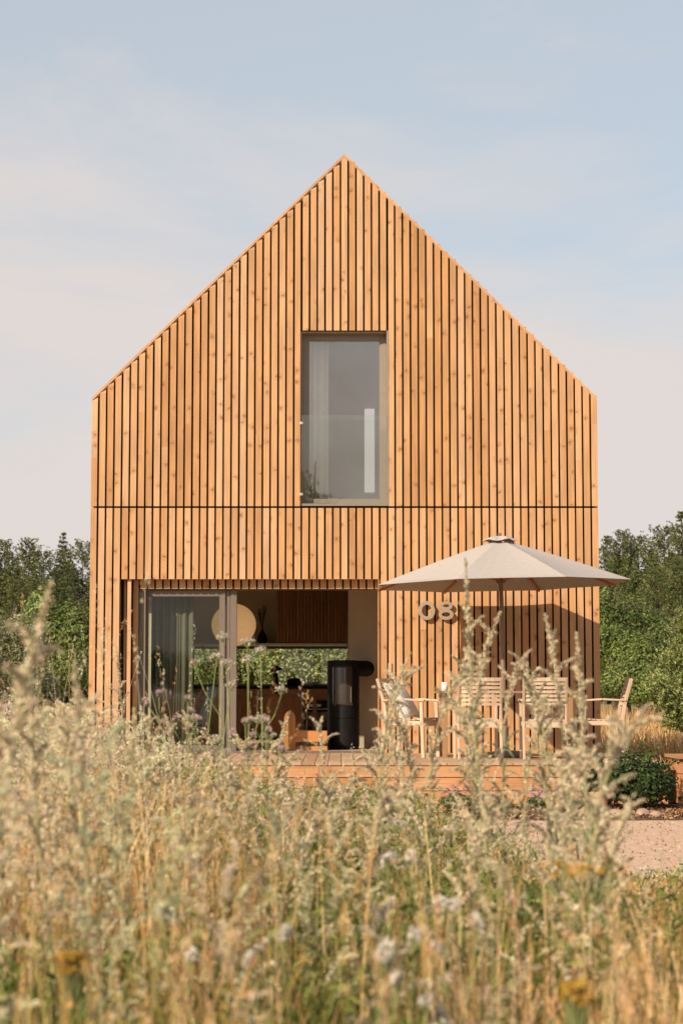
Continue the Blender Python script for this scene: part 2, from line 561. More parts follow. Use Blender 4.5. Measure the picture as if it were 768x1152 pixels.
def make_ground():
    xs = np.concatenate([[-900, -400, -200, -120], np.linspace(-80, 80, 65), [120, 200, 400, 900]])
    ys = np.concatenate([[-900, -400, -150, -80], np.linspace(-50, 110, 65), [160, 250, 500, 1500]])
    X, Y = np.meshgrid(xs, ys, indexing='ij')
    Z = ground_z(X, Y)
    V = np.stack([X, Y, Z], -1).reshape(-1, 3)
    m = len(ys)
    F = [(i * m + j, (i + 1) * m + j, (i + 1) * m + j + 1, i * m + j + 1) for i in range(len(xs) - 1) for j in range(m - 1)]
    o = np_obj('ground', V, np.array(F), np.full((len(V), 3), 0.2), M['soil'])
    return tag(o, kind='structure')
make_ground()

def sheet(name, pts, z, mat):
    b = MB()
    b.add([(x, y, z) for x, y in pts], [tuple(range(len(pts)))])
    return tag(b.build(name, mat), kind='structure')

def wavy(x0, x1, y, amp, n, seed):
    r = random.Random(seed)
    return [(x0 + (x1 - x0) * i / n, y + r.uniform(-amp, amp)) for i in range(n + 1)]
PATH_X0 = 0.75
path_pts = wavy(PATH_X0, 14, -12.2, 0.3, 26, 1) + [(14.2, -9)] + wavy(14, PATH_X0 + 0.2, -6.35, 0.12, 26, 2) + [(PATH_X0 - 0.25, -7.4), (PATH_X0 - 0.1, -9.2)]
sheet('sandy_path', path_pts, 0.008, M['sand'])
bed_pts = wavy(-3.3, 5.2, -6.2, 0.1, 26, 3) + wavy(5.2, -3.3, -3.68, 0.02, 26, 4)
sheet('planting_bed', bed_pts, 0.006, M['mulch'])

# ------------------------------------------------------------------ the house
CX, HW, EAVE, APEX, LEN = 0.037, 3.181, 4.904, 8.044, 9.0
SL = (APEX - EAVE) / HW
WX0, WX1, WZ0, WZ1 = -0.518, 0.592, 3.528, 5.756      # gable window
OX0, OX1, OZ1 = -2.76, 0.456, 2.606                    # terrace opening
FLOOR = 0.445
JOINT = 3.512
def zr(x): return APEX - SL * abs(x - CX)

house = tag(empty('timber_house', (CX, 0, 0)), 'tall narrow gabled house clad in vertical larch slats', 'house')

def slat(b, x0, x1, y0, y1, z0, z1=None, drop=0.045):
    """one vertical slat; z1 None = cut along the roof slope; long ones are finger jointed from two pieces"""
    if z1 is None:
        if x0 < CX < x1:
            for p, q in ((x0, CX), (CX, x1)):
                b.hexa([(p, y0, z0), (q, y0, z0), (q, y1, z0), (p, y1, z0),
                        (p, y0, zr(p) - drop), (q, y0, zr(q) - drop), (q, y1, zr(q) - drop), (p, y1, zr(p) - drop)], 2, 0.35)
            return
        t0, t1 = zr(x0) - drop, zr(x1) - drop
    else:
        t0 = t1 = z1
    zs = [z0]
    lo = min(t0, t1)
    if lo - z0 > 1.2 and random.random() < 0.30:
        zs.append(z0 + random.uniform(0.2, 0.8) * (lo - z0))
    zs.append(None)
    for a, c in zip(zs[:-1], zs[1:]):
        u0, u1 = (t0, t1) if c is None else (c, c)
        b.hexa([(x0, y0, a), (x1, y0, a), (x1, y1, a), (x0, y1, a), (x0, y0, u0), (x1, y0, u0), (x1, y1, u1 if False else u1), (x0, y1, u0)], 2)

NS = 65
GAP = 0.0235
PITCH = (2 * HW + GAP) / NS
front = MB()
slat_edges = []
for i in range(NS):
    x0 = CX - HW + i * PITCH + random.uniform(-0.001, 0.001)
    x1 = x0 + PITCH - GAP
    slat_edges.append((x0, x1))
    y0 = random.uniform(-0.0015, 0.0015)
    y1 = 0.03
    up0, lo1 = JOINT + 0.012, JOINT - 0.012
    # upper storey
    if x1 <= WX0 or x0 >= WX1:
        slat(front, x0, x1, y0, y1, up0)
    else:
        if x0 < WX0 - 0.008: slat(front, x0, WX0 - 0.002, y0, y1, up0)
        if x1 > WX1 + 0.008: slat(front, WX1 + 0.002, x1, y0, y1, up0)
        a, c = max(x0, WX0), min(x1, WX1)
        if c - a > 0.008: slat(front, a, c, y0, y1, WZ1 + 0.004)
    # lower storey
    if x1 <= OX0 + 0.004 or x0 >= OX1 - 0.004:
        slat(front, x0, x1, y0, y1, 0.10, lo1)
    else:
        if x0 < OX0 - 0.008: slat(front, x0, OX0, y0, y1, 0.10, lo1)
        if x1 > OX1 + 0.008: slat(front, OX1, x1, y0, y1, 0.10, lo1)
        a, c = max(x0, OX0), min(x1, OX1)
        if c - a > 0.008: slat(front, a, c, y0, y1, OZ1, lo1)
front.build('front_cladding', M['larch'], house)

SWY0, SWY1, SWZ1 = 3.3, 5.4, 2.60                  # tall opening added in the left wall to brighten the kitchen
n = int(LEN / PITCH)
for sx in (-1, 1):
    side = MB()
    for i in range(n):
        y0 = 0.034 + GAP + i * PITCH
        xa, xb = CX + sx * (HW - 0.03), CX + sx * HW
        if sx < 0 and y0 + PITCH > SWY0 and y0 < SWY1:
            side.box(min(xa, xb), max(xa, xb), y0, y0 + PITCH - GAP, SWZ1, EAVE - 0.05)
        else:
            side.box(min(xa, xb), max(xa, xb), y0, y0 + PITCH - GAP, 0.10, EAVE - 0.05)
    side.build('side_cladding', M['larch'], house)

back = MB()
for i in range(NS):
    x0 = CX - HW + i * PITCH
    SXA, SXB, SZA, SZB = at(407, 500, 9).x, at(424, 500, 9).x, at(400, 560, 9).z, at(400, 455, 9).z
    if x0 + PITCH < SXA or x0 > SXB:
        slat(back, x0, x0 + PITCH - GAP, LEN + 0.01, LEN + 0.04, 2.4)
    else:
        slat(back, x0, x0 + PITCH - GAP, LEN + 0.01, LEN + 0.04, 2.4, SZA)
        slat(back, x0, x0 + PITCH - GAP, LEN + 0.01, LEN + 0.04, SZB)
    if x0 + PITCH < -2.75 or x0 > 0.45:
        slat(back, x0, x0 + PITCH - GAP, LEN + 0.01, LEN + 0.04, 0.1, 2.38)
back.build('back_cladding', M['larch'], house)

roof = MB()
nr = int((LEN + 0.02) / PITCH)
t = 0.03
for sx in (-1, 1):
    ex, ez = CX + sx * HW, EAVE
    nx, nz_ = sx * math.sin(math.atan(SL)), math.cos(math.atan(SL))
    for i in range(nr):
        y0 = -0.001 + i * PITCH
        y1 = y0 + PITCH - GAP
        v = []
        for yy in (y0, y1):
            v += [(ex, yy, ez), (CX, yy, APEX), (CX, yy, APEX - t / nz_), (ex, yy, ez - t / nz_)]
        roof.add(v, [(0, 1, 2, 3), (7, 6, 5, 4), (0, 4, 5, 1), (1, 5, 6, 2), (2, 6, 7, 3), (3, 7, 4, 0)], 2)
rf = roof.build('roof', M['larch'], house)
rc = MB()
for sx in (-1, 1):
    a, b_ = 0.05, 0.28
    pts = [(CX + sx * (HW - 0.035), zr(CX + HW - 0.035) - 0.05), (CX, APEX - 0.05), (CX, APEX - 0.34), (CX + sx * (HW - 0.2), zr(CX + HW - 0.2) - 0.34), (CX + sx * (HW - 0.035), zr(CX + HW - 0.035) - 0.30)]
    rc.prism_xz(pts, 0.33, LEN - 0.01)
rc.build('roof_lining', M['white'], rf)

# wall core: black membrane outside, plaster inside
IX = HW - 0.06
def core(y0, y1, mat, name, grow=0.0, low=0.1):
    b = MB()
    L_, R_ = CX - IX, CX + IX
    g = grow
    b.box(L_, OX0 - g, y0, y1, low, OZ1 + g)
    b.box(OX1 + g, R_, y0, y1, low, OZ1 + g)
    b.box(L_, R_, y0, y1, OZ1 + g, WZ0 - g)
    d = 0.052
    zl = zr(L_) - d
    xw = CX - (APEX - d - WZ1 - g) / SL
    b.prism_xz([(L_, WZ0 - g), (WX0 - g, WZ0 - g), (WX0 - g, WZ1 + g), (xw, WZ1 + g), (L_, zl)], y0, y1)
    xw2 = CX + (APEX - d - WZ1 - g) / SL
    b.prism_xz([(WX1 + g, WZ0 - g), (R_, WZ0 - g), (R_, zl), (xw2, WZ1 + g), (WX1 + g, WZ1 + g)], y0, y1)
    b.prism_xz([(xw, WZ1 + g), (xw2, WZ1 + g), (CX, APEX - d)], y0, y1)
    return b.build(name, mat, house)
core(0.062, 0.082, M['membrane'], 'wall_membrane', 0.012)
core(0.084, 0.32, M['plaster'], 'front_wall', 0.014)

# outer side and back walls (back wall with the kitchen strip window)
BX0, BX1, BZ0, BZ1 = -2.50, 0.30, 1.307, 1.968
b = MB()
for sx in (-1, 1):
    xa, xb = CX + sx * (HW - 0.065), CX + sx * (HW - 0.30)
    if sx > 0:
        b.box(min(xa, xb), max(xa, xb), 0.325, 8.245, 0.1, EAVE - 0.36)
    else:
        b.box(min(xa, xb), max(xa, xb), 0.325, SWY0, 0.1, EAVE - 0.36).box(min(xa, xb), max(xa, xb), SWY1, 8.245, 0.1, EAVE - 0.36)
        b.box(min(xa, xb), max(xa, xb), SWY0, SWY1, SWZ1, EAVE - 0.36)
yb0, yb1 = 8.25, LEN
L_, R_ = CX - IX, CX + IX
b.box(L_, R_, yb0, yb1, 0.1, BZ0)
b.box(L_, BX0, yb0, yb1, BZ0, BZ1)
b.box(BX1, R_, yb0, yb1, BZ0, BZ1)
SX0, SX1 = at(409, 500, 8.7).x, at(422, 500, 8.7).x         # narrow upright window in the rear gable
SZ0, SZ1 = at(400, 557, 8.7).z, at(400, 457, 8.7).z
b.prism_xz([(L_, BZ1), (R_, BZ1), (R_, SZ0), (L_, SZ0)], yb0, yb1)
d = 0.35
zl_ = zr(L_) - d
b.prism_xz([(L_, zl_ if zl_ > SZ0 else SZ0), (L_ + 0.001, SZ0), (SX0, SZ0), (SX0, SZ1), (CX - (APEX - d - SZ1) / SL, SZ1)], yb0, yb1)
b.prism_xz([(SX1, SZ0), (R_ - 0.001, SZ0), (R_, zl_ if zl_ > SZ0 else SZ0), (CX + (APEX - d - SZ1) / SL, SZ1), (SX1, SZ1)], yb0, yb1)
b.prism_xz([(CX - (APEX - d - SZ1) / SL, SZ1), (CX + (APEX - d - SZ1) / SL, SZ1), (CX, APEX - d)], yb0, yb1)
b.build('rear_wall', M['plaster'], house)
MB().box(CX - HW + 0.31, CX + HW - 0.31, 0.33, 8.24, 2.95, 3.40).build('storey_slab', M['plaster'], house)
b = MB()
k = 0
x = CX - HW + 0.32
while x < CX + HW - 0.45:
    b.box(x, x + 0.138, 0.30, 8.24, FLOOR - 0.04, FLOOR, axis=1); x += 0.14
b.build('floor', M['floor'], house)
b = MB()
b.box(0.10, CX + HW - 0.31, 2.30, 8.24, FLOOR, 2.945)
b.build('partition', M['plaster'], house)

# kitchen strip window in the rear wall
kw = MB()
kw.box(BX0, BX1, 8.58, 8.64, BZ0, BZ0 + 0.035, axis=0).box(BX0, BX1, 8.58, 8.64, BZ1 - 0.035, BZ1, axis=0)
kw.box(BX0, BX0 + 0.035, 8.58, 8.64, BZ0 + 0.035, BZ1 - 0.035).box(BX1 - 0.035, BX1, 8.58, 8.64, BZ0 + 0.035, BZ1 - 0.035)
kwo = kw.build('kitchen_window', M['darkmetal'], house)
MB().box(BX0 + 0.035, BX1 - 0.035, 8.605, 8.612, BZ0 + 0.035, BZ1 - 0.035).build('pane', M['clear'], kwo)

sw = MB()
xa = CX - HW + 0.10
sw.box(xa, xa + 0.06, SWY0, SWY0 + 0.06, FLOOR, SWZ1).box(xa, xa + 0.06, SWY1 - 0.06, SWY1, FLOOR, SWZ1).box(xa, xa + 0.06, SWY0 + 0.06, SWY1 - 0.06, SWZ1 - 0.06, SWZ1, axis=1).box(xa, xa + 0.06, SWY0 + 0.06, SWY1 - 0.06, FLOOR, FLOOR + 0.06, axis=1)
swo = sw.build('added_side_window', M['taupe'], house)  # unseen window, added so that daylight reaches the kitchen
MB().box(xa + 0.025, xa + 0.033, SWY0 + 0.06, SWY1 - 0.06, FLOOR + 0.06, SWZ1 - 0.06).build('pane', M['clear'], swo)

# gable window
wn = MB()
rd = 0.245                                       # lining depth
wn.box(WX0, WX0 + 0.022, 0.045, rd, WZ0, WZ1).box(WX1 - 0.022, WX1, -0.004, rd, WZ0, WZ1)
wn.box(WX0 + 0.022, WX1 - 0.022, 0.045, rd, WZ1 - 0.022, WZ1, axis=0).box(WX0 + 0.022, WX1 - 0.022, -0.006, rd, WZ0, WZ0 + 0.03, axis=0)
win = wn.build('window', M['taupe'], house)
fr = MB()
fx0, fx1, fz0, fz1 = WX0 + 0.022, WX1 - 0.022, WZ0 + 0.03, WZ1 - 0.022
f_ = 0.075
fr.box(fx0, fx0 + f_, 0.17, 0.24, fz0, fz1).box(fx1 - f_, fx1, 0.17, 0.24, fz0, fz1)
fr.box(fx0 + f_, fx1 - f_, 0.17, 0.24, fz1 - f_, fz1, axis=0).box(fx0 + f_, fx1 - f_, 0.17, 0.24, fz0, fz0 + f_, axis=0)
for a in (0.012,):
    fr.box(fx0 + f_, fx0 + f_ + a, 0.186, 0.23, fz0 + f_, fz1 - f_).box(fx1 - f_ - a, fx1 - f_, 0.186, 0.23, fz0 + f_, fz1 - f_)
fr.build('frame', M['taupe'], win, bevel=0.003)
MB().box(fx0 + f_, fx1 - f_, 0.20, 0.212, fz0 + f_ , fz1 - f_).build('pane', M['glass'], win)
MB().box(WX0 + 0.012, WX1 - 0.024, -0.022, -0.010, WZ0 + 0.02, 4.677).build('balustrade_glass', M['balustrade'], win)
for (px, py) in ((339, 476), (339, 556)):
    p = at(px, py, -0.03)
    MB().box(p.x - 0.018, p.x + 0.018, -0.036, 0.004, p.z - 0.016, p.z + 0.016).build('clip', M['steel'], win, bevel=0.004)

# things in the upper room
def curtain(x0, x1, y, z0, z1, amp, waves, mat, name, label, folds_seed=1):
    r = random.Random(folds_seed)
    n = max(24, int(waves * 14))
    v, f = [], []
    ph = [r.uniform(-0.6, 0.6) for _ in range(n + 1)]
    for i in range(n + 1):
        tt = i / n
        xx = x0 + (x1 - x0) * tt
        yy = y + amp * math.sin(2 * math.pi * waves * tt + ph[i // 8]) * (0.7 + 0.3 * math.sin(7 * tt))
        for zz, s in ((z0, 1.0), (0.5 * (z0 + z1), 0.9), (z1, 0.65)):
            v.append((xx, y + (yy - y) * s, zz))
    for i in range(n):
        for k in range(2):
            f.append((i * 3 + k, (i + 1) * 3 + k, (i + 1) * 3 + k + 1, i * 3 + k + 1))
    b = MB(); b.add(v, f)
    o = b.build(name, mat, smooth=True)
    sm = o.modifiers.new('thick', 'SOLIDIFY'); sm.thickness = 0.006
    return tag(o, label, 'curtain')
curtain(-0.50, -0.17, 0.42, 3.43, 5.85, 0.035, 4, M['sheer'], 'curtain', 'white curtain drawn aside behind the upper gable window', 3)
b = MB()
b.box(SX0, SX0 + 0.012, 8.66, 8.72, SZ0, SZ1).box(SX1 - 0.012, SX1, 8.66, 8.72, SZ0, SZ1)
gw = b.build('gable_slit_window', M['white'], house)
MB().box(SX0 + 0.012, SX1 - 0.012, 8.685, 8.692, SZ0, SZ1).build('pane', M['clear'], gw)

# terrace opening: recessed slats, sliding door
rec = MB()
for i, (x0, x1) in enumerate(slat_edges):
    if x0 + 0.03 < -2.53 or x0 > OX1 - 0.02: continue
    rec.box(x0 + 0.03, min(x1 + 0.03, OX1 - 0.006), 0.125, 0.15, 2.492, 2.70)
for px0, px1, yy in ((139.6, 142.0, 0.11), (143.2, 147.4, 0.035), (150.0, 155.6, 0.125)):
    a, c = at(px0, 700, yy).x, at(px1, 700, yy).x
    rec.box(a, c, yy, yy + 0.028, 0.30, 2.604)
a = at(427.2, 700, 0).x
rec.build('recess_cladding', M['larch'], house)
MB().box(OX0 + 0.001, OX1 - 0.001, 0.155, 0.168, 0.30, 2.604, axis=0).build if False else None
b = MB()
b.box(OX0 - 0.01, OX1 + 0.01, 0.152, 0.160, 2.50, 2.618, axis=0)
b.box(OX0 - 0.01, at(156, 700, 0.2).x, 0.156, 0.166, 0.30, 2.50)
b.build('recess_membrane', M['membrane'], house)

door = MB()
DY0, DY1 = 0.175, 0.30
X = lambda px, y=0.2: at(px, 740, y).x
Zp = lambda py, y=0.2: at(300, py, y).z
ztop = Zp(661.5)
door.box(X(156), X(163), DY0 + 0.01, DY1, FLOOR, ztop)                    # left jamb
door.box(X(163), X(164.6), DY0 - 0.10, DY1, FLOOR, ztop - 0.03)            # guide that catches the sun
door.box(X(164.6), OX1 - 0.004, DY0 + 0.02, DY1, Zp(663.6), ztop, axis=0)          # head
door.box(X(156), OX1 - 0.004, DY0 - 0.04, DY1 - 0.002, FLOOR - 0.02, FLOOR + 0.018, axis=0) # threshold
dr_ = door.build('sliding_door', M['doorframe'], house, bevel=0.002)
sash = MB()
sx0, sx1 = X(164.6), X(253)
sash.box(sx0, X(166.4), 0.205, 0.255, FLOOR + 0.018, Zp(664))
sash.box(X(246.6), sx1, 0.205, 0.255, FLOOR + 0.018, Zp(664))
sash.box(X(166.4), X(246.6), 0.205, 0.255, Zp(671), Zp(664), axis=0)
sash.box(X(166.4), X(246.6), 0.205, 0.255, FLOOR + 0.018, FLOOR + 0.09, axis=0)
sash.build('sash', M['doorframe'], dr_, bevel=0.003)
ps = MB()
ps.box(X(253.4), X(258.5), 0.23, 0.29, FLOOR + 0.018, Zp(664)).box(X(258.9), X(266), 0.215, 0.29, FLOOR + 0.018, Zp(664))
ps.build('stile', M['doorframe'], dr_, bevel=0.003)
MB().box(X(166.4), X(246.6), 0.226, 0.236, FLOOR + 0.09, Zp(671)).build('pane', M['doorglass'], dr_)
MB().box(X(250.2), X(251.6), 0.18, 0.205, 1.30, 1.55).build('handle', M['darkmetal'], dr_)
# jamb board at the right of the opening
b = MB()
b.box(OX1 + 0.002, OX1 + 0.03, 0.034, 0.30, 0.30, 2.60)
b.build('door_jamb', M['larch'], house)
b = MB()
p = at(436.5, 746, -0.004); q = at(440.3, 759, -0.004)
b.box(p.x, q.x, -0.016, -0.0025, q.z, p.z)
b.build('wall_plate', M['teak'], house, bevel=0.002)

# house number 08
num = tag(empty('house_number', at(490, 697, -0.02)), 'pale grey house number 08 mounted on the slats beside the umbrella', 'house number')
def ring(b, cx, cz, ax, az, tw, y0, y1, n=40):
    v, f = [], []
    for k in range(n):
        a = 2 * math.pi * k / n
        c, s = math.cos(a), math.sin(a)
        for (rx, rz) in ((ax, az), (ax - tw, az - tw)):
            for yy in (y0, y1):
                v.append((cx + rx * c, yy, cz + rz * s))
    for k in range(n):
        i, j = 4 * k, 4 * ((k + 1) % n)
        f += [(i, j, j + 2, i + 2), (i + 1, i + 3, j + 3, j + 1), (i, i + 1, j + 1, j), (i + 2, j + 2, j + 3, i + 3)]
    b.add(v, f)
y0, y1 = -0.058, -0.034
p, q = at(470.3, 676.3, -0.05), at(489.3, 697.6, -0.05)
b = MB()
ring(b, (p.x + q.x) / 2, (p.z + q.z) / 2, (q.x - p.x) / 2, (p.z - q.z) / 2, 0.046, y0, y1)
d0 = b.build('digit', M['stone'], num, bevel=0.003)
p, q = at(493.0, 676.3, -0.05), at(510.0, 697.6, -0.05)
b = MB()
h = p.z - q.z
cx = (p.x + q.x) / 2
ring(b, cx, q.z + h * 0.295, (q.x - p.x) / 2, h * 0.295, 0.043, y0, y1)
ring(b, cx, q.z + h * 0.755, (q.x - p.x) / 2 * 0.86, h * 0.245, 0.041, y0 + 0.001, y1 - 0.001)
b.build('digit', M['stone'], num, bevel=0.003)
for px in (475, 484.5, 498, 505):
    b = MB()
    c = at(px, 688 if px < 490 else 693.4, -0.02)
    b.tube([(c.x, -0.034, c.z), (c.x, 0.001, c.z)], 0.006, 8)
    b.build('spacer', M['darkmetal'], num)

# ------------------------------------------------------------------ the deck
deck = tag(empty('wooden_deck', (0.1, -1.8, 0)), 'low larch terrace deck running along the front of the house', 'deck')
DX0, DX1, DF = -3.22, 3.46, -3.6
b = MB()
x = DX0
while x < DX1 - 0.05:
    b.box(x, min(x + 0.134, DX1), DF - 0.012, -0.036, FLOOR - 0.028, FLOOR + random.uniform(-0.001, 0.001), axis=1)
    x += 0.14
b.build('deck_boards', M['deck'], deck, bevel=0.002)
b = MB()
for z0, z1 in ((0.292, 0.412), (0.152, 0.284), (0.012, 0.144)):
    x = DX0
    while x < DX1:
        xe = min(DX1, x + random.uniform(2.2, 3.6))
        if DX1 - xe < 0.6: xe = DX1
        b.box(x, xe - 0.003, DF, DF + 0.026, z0, z1, axis=0)
        x = xe
for z0, z1 in ((0.292, 0.412), (0.152, 0.284), (0.012, 0.144)):
    for xx in (DX0, DX1 - 0.026):
        b.box(xx, xx + 0.026, DF + 0.03, -0.05, z0, z1, axis=1)
b.build('front_boards', M['deckfront'], deck, bevel=0.002)
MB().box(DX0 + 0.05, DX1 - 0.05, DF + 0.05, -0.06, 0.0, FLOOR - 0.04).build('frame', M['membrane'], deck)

# ------------------------------------------------------------------ umbrella
UX, UY = 1.905, -1.62
umb = tag(empty('garden_umbrella', (UX, UY, FLOOR)), 'large beige octagonal garden umbrella open over the terrace table', 'umbrella')
b = MB(); b.tube([(0, 0, 0.0), (0, 0, 2.52)], 0.026, 14); b.build('pole', M['pole'], umb, smooth=False, local=True)
b = MB(); b.lathe([(0.26, 0.0), (0.27, 0.02), (0.26, 0.06), (0.06, 0.075), (0.04, 0.10), (0.04, 0.34), (0.03, 0.35)], n=28); b.build('base', M['darkmetal'], umb, local=True)
RU, ZR, ZA = 1.56, 2.00, 2.53
def canopy_pt(r, k, sag=0.0):
    a = math.pi / 8 + k * math.pi / 4
    return Vector((RU * r * math.cos(a), RU * r * math.sin(a), ZA + (ZR - ZA) * (r ** 1.08)))
v, f = [], []
NR, NA = 10, 6
TH_ = 8 * NA
for i in range(NR + 1):
    r = 0.09 + 0.91 * i / NR
    for k in range(8):
        A, B = canopy_pt(r, k), canopy_pt(r, k + 1)
        for j in range(NA):
            s = j / NA
            p = A.lerp(B, s)
            bulge = 4 * s * (1 - s)
            p.z -= 0.045 * bulge * r * (0.4 + 0.6 * math.sin(math.pi * min(1, r)))
            if r > 0.97:
                p = Vector((p.x * (1 - 0.02 * bulge), p.y * (1 - 0.02 * bulge), p.z + 0.022 * bulge))
            v.append(p)
for i in range(NR):
    for k in range(TH_):
        f.append((i * TH_ + k, i * TH_ + (k + 1) % TH_, (i + 1) * TH_ + (k + 1) % TH_, (i + 1) * TH_ + k))
b = MB(); b.add(v, f)
can = b.build('canopy', M['canvas'], umb, local=True)
sm = can.modifiers.new('thick', 'SOLIDIFY'); sm.thickness = 0.004; sm.offset = -1
v, f = [], []
for i, (rr, zz) in enumerate(((0.0, 0.045), (0.07, 0.040), (0.14, 0.018), (0.20, -0.012))):
    for k in range(32):
        a = math.pi / 8 + 2 * math.pi * k / 32
        wob = 1 + (0.07 * math.cos(8 * (a - math.pi / 8)) if i > 1 else 0)
        v.append((rr * wob * math.cos(a), rr * wob * math.sin(a), ZA + zz + (0.012 * math.sin(5 * a + 1) if i > 1 else 0)))
for i in range(3):
    for k in range(32):
        f.append((i * 32 + k, i * 32 + (k + 1) % 32, (i + 1) * 32 + (k + 1) % 32, (i + 1) * 32 + k))
b = MB(); b.add(v, f)
vent = b.build('vent_cap', M['canvas'], can, local=True)
sm = vent.modifiers.new('thick', 'SOLIDIFY'); sm.thickness = 0.004
b = MB(); b.lathe([(0.012, 0), (0.022, 0.015), (0.022, 0.03), (0.008, 0.045)], (0, 0, ZA + 0.04), 12); b.build('finial', M['pole'], umb, local=True)
b = MB(); b.lathe([(0.05, 0), (0.055, 0.02), (0.05, 0.07), (0.03, 0.08)], (0, 0, 2.02), 16); b.build('runner', M['pole'], umb, local=True)
for k in range(8):
    a, c = canopy_pt(0.06, k), canopy_pt(0.985, k)
    b = MB(); b.beam(a - Vector((0, 0, 0.03)), c - Vector((0, 0, 0.018)), 0.018, 0.026)
    rib = b.build('rib', M['oak'], umb, local=True)
    m_ = canopy_pt(0.52, k)
    b = MB(); b.beam((0.05 * math.cos(math.pi / 8 + k * math.pi / 4), 0.05 * math.sin(math.pi / 8 + k * math.pi / 4), 2.06), m_ - Vector((0, 0, 0.03)), 0.014, 0.02)
    b.build('strut', M['oak'], rib, local=True)
umb.rotation_euler = (0, R(-1.2), 0)

# ------------------------------------------------------------------ table and chairs
tab = tag(empty('garden_table', (1.90, -1.62, FLOOR)), 'long pale wooden terrace table under the beige umbrella', 'table')
b = MB()
y = -0.44
while y < 0.43:
    if abs(y + 0.055) < 0.06:
        b.box(-0.80, -0.035, y, y + 0.105, 0.735, 0.762, axis=0); b.box(0.035, 0.80, y, y + 0.105, 0.735, 0.762, axis=0)
    else:
        b.box(-0.80, 0.80, y, y + 0.105, 0.735, 0.762, axis=0)
    y += 0.11
b.build('tabletop', M['tablewood'], tab, local=True, bevel=0.004)
for sx in (-1, 1):
    for sy in (-1, 1):
        b = MB(); b.beam((sx * 0.72, sy * 0.35, 0), (sx * 0.72, sy * 0.36, 0.734), 0.055, 0.055, w2=(0.06, 0.06)); b.build('leg', M['tablewood'], tab, local=True, bevel=0.004)
b = MB(); p = at(500, 773, -1.75)
b.lathe([(0.030, 0), (0.036, 0.002), (0.040, 0.10), (0.036, 0.10), (0.030, 0.01)], (p.x, -1.75, FLOOR + 0.763), 20)
tag(b.build('cup', M['cup'], smooth=True), 'small white cup standing on the left end of the terrace table', 'cup')
b = MB(); b.lathe([(0.05, 0), (0.075, 0.03), (0.085, 0.09), (0.07, 0.15), (0.05, 0.17), (0.055, 0.18)], (2.03, -1.70, FLOOR + 0.763), 20)
# facing +y, origin on the floor under the seat
def make_chair(label):
    root = tag(empty('garden_chair'), label, 'chair', 'wooden chairs round the terrace table')
    hw = 0.235
    T = M['teak']
    for sx in (-1, 1):
        # rear leg runs on into the back post
        pts = [(sx * hw, -0.27, 0.0), (sx * hw, -0.205, 0.42), (sx * hw, -0.235, 0.62), (sx * hw, -0.315, 0.905)]
        b = MB()
        for a, c in zip(pts[:-1], pts[1:]): b.beam(a, c, 0.03, 0.042)
        b.build('leg', T, root, local=True, bevel=0.005)
        b = MB(); b.beam((sx * hw, 0.25, 0.0), (sx * hw, 0.225, 0.64), 0.03, 0.042); b.build('leg', T, root, local=True, bevel=0.005)
        b = MB()
        q = [(sx * (hw + 0.004), -0.25, 0.655), (sx * (hw + 0.012), 0.02, 0.668), (sx * (hw + 0.006), 0.27, 0.652)]
        for a, c in zip(q[:-1], q[1:]): b.beam(a, c, 0.048, 0.022)
        b.build('armrest', T, root, local=True, bevel=0.006)
    # curved back slats
    b = MB()
    for i in range(7):
        z = 0.615 + i * 0.0455
        yc = -0.235 - 0.28 * (z - 0.62)
        seg = 6
        for s in range(seg):
            u0, u1 = -1 + 2 * s / seg, -1 + 2 * (s + 1) / seg
            P = lambda u: Vector((u * (hw - 0.016), yc - 0.035 * (1 - u * u), z))
            b.beam(P(u0), P(u1), 0.014, 0.031 if i < 6 else 0.042, rnd=0.5)
    b.build('backrest', T, root, local=True)
    b = MB()
    for i in range(8):
        yy = -0.19 + i * 0.058
        zz = 0.415 + 0.012 * (i / 7) + 0.012 * ((i - 3.5) / 3.5) ** 2
        b.box(-hw + 0.016, hw - 0.016, yy, yy + 0.048, zz, zz + 0.018, axis=0)
    b.build('seat', T, root, local=True, bevel=0.003)
    b = MB()
    b.box(-hw + 0.016, hw - 0.016, -0.222, -0.196, 0.355, 0.425, axis=0).box(-hw + 0.016, hw - 0.016, 0.215, 0.24, 0.36, 0.43, axis=0)
    for sx in (-1, 1):
        b.box(sx * hw - 0.012, sx * hw + 0.012, -0.18, 0.21, 0.37, 0.42, axis=1)
    b.build('seat_rail', T, root, local=True, bevel=0.003)
    return root
ch1 = make_chair('slatted wooden chair with its back to the meadow, left of the umbrella pole')
ch1.location = (at(537, 800, -2.45).x, -2.42, FLOOR); ch1.rotation_euler = (0, 0, R(2))
ch2 = copy_tree(ch1)
ch2['label'] = 'slatted wooden chair with its back to the meadow, right of the umbrella pole'
ch2.location = (at(610.5, 800, -2.45).x, -2.45, FLOOR); ch2.rotation_euler = (0, 0, R(-1))
ch3 = copy_tree(ch1)
ch3['label'] = 'wooden chair with a fringed cream cushion, next to the open doorway'
ch3.location = (0.80, -1.70, FLOOR); ch3.rotation_euler = (0, 0, R(-114))
ch4 = copy_tree(ch1)
ch4['label'] = 'wooden chair seen side-on past the right corner of the house'
ch4.location = (3.02, -1.70, FLOOR); ch4.rotation_euler = (0, 0, R(88))

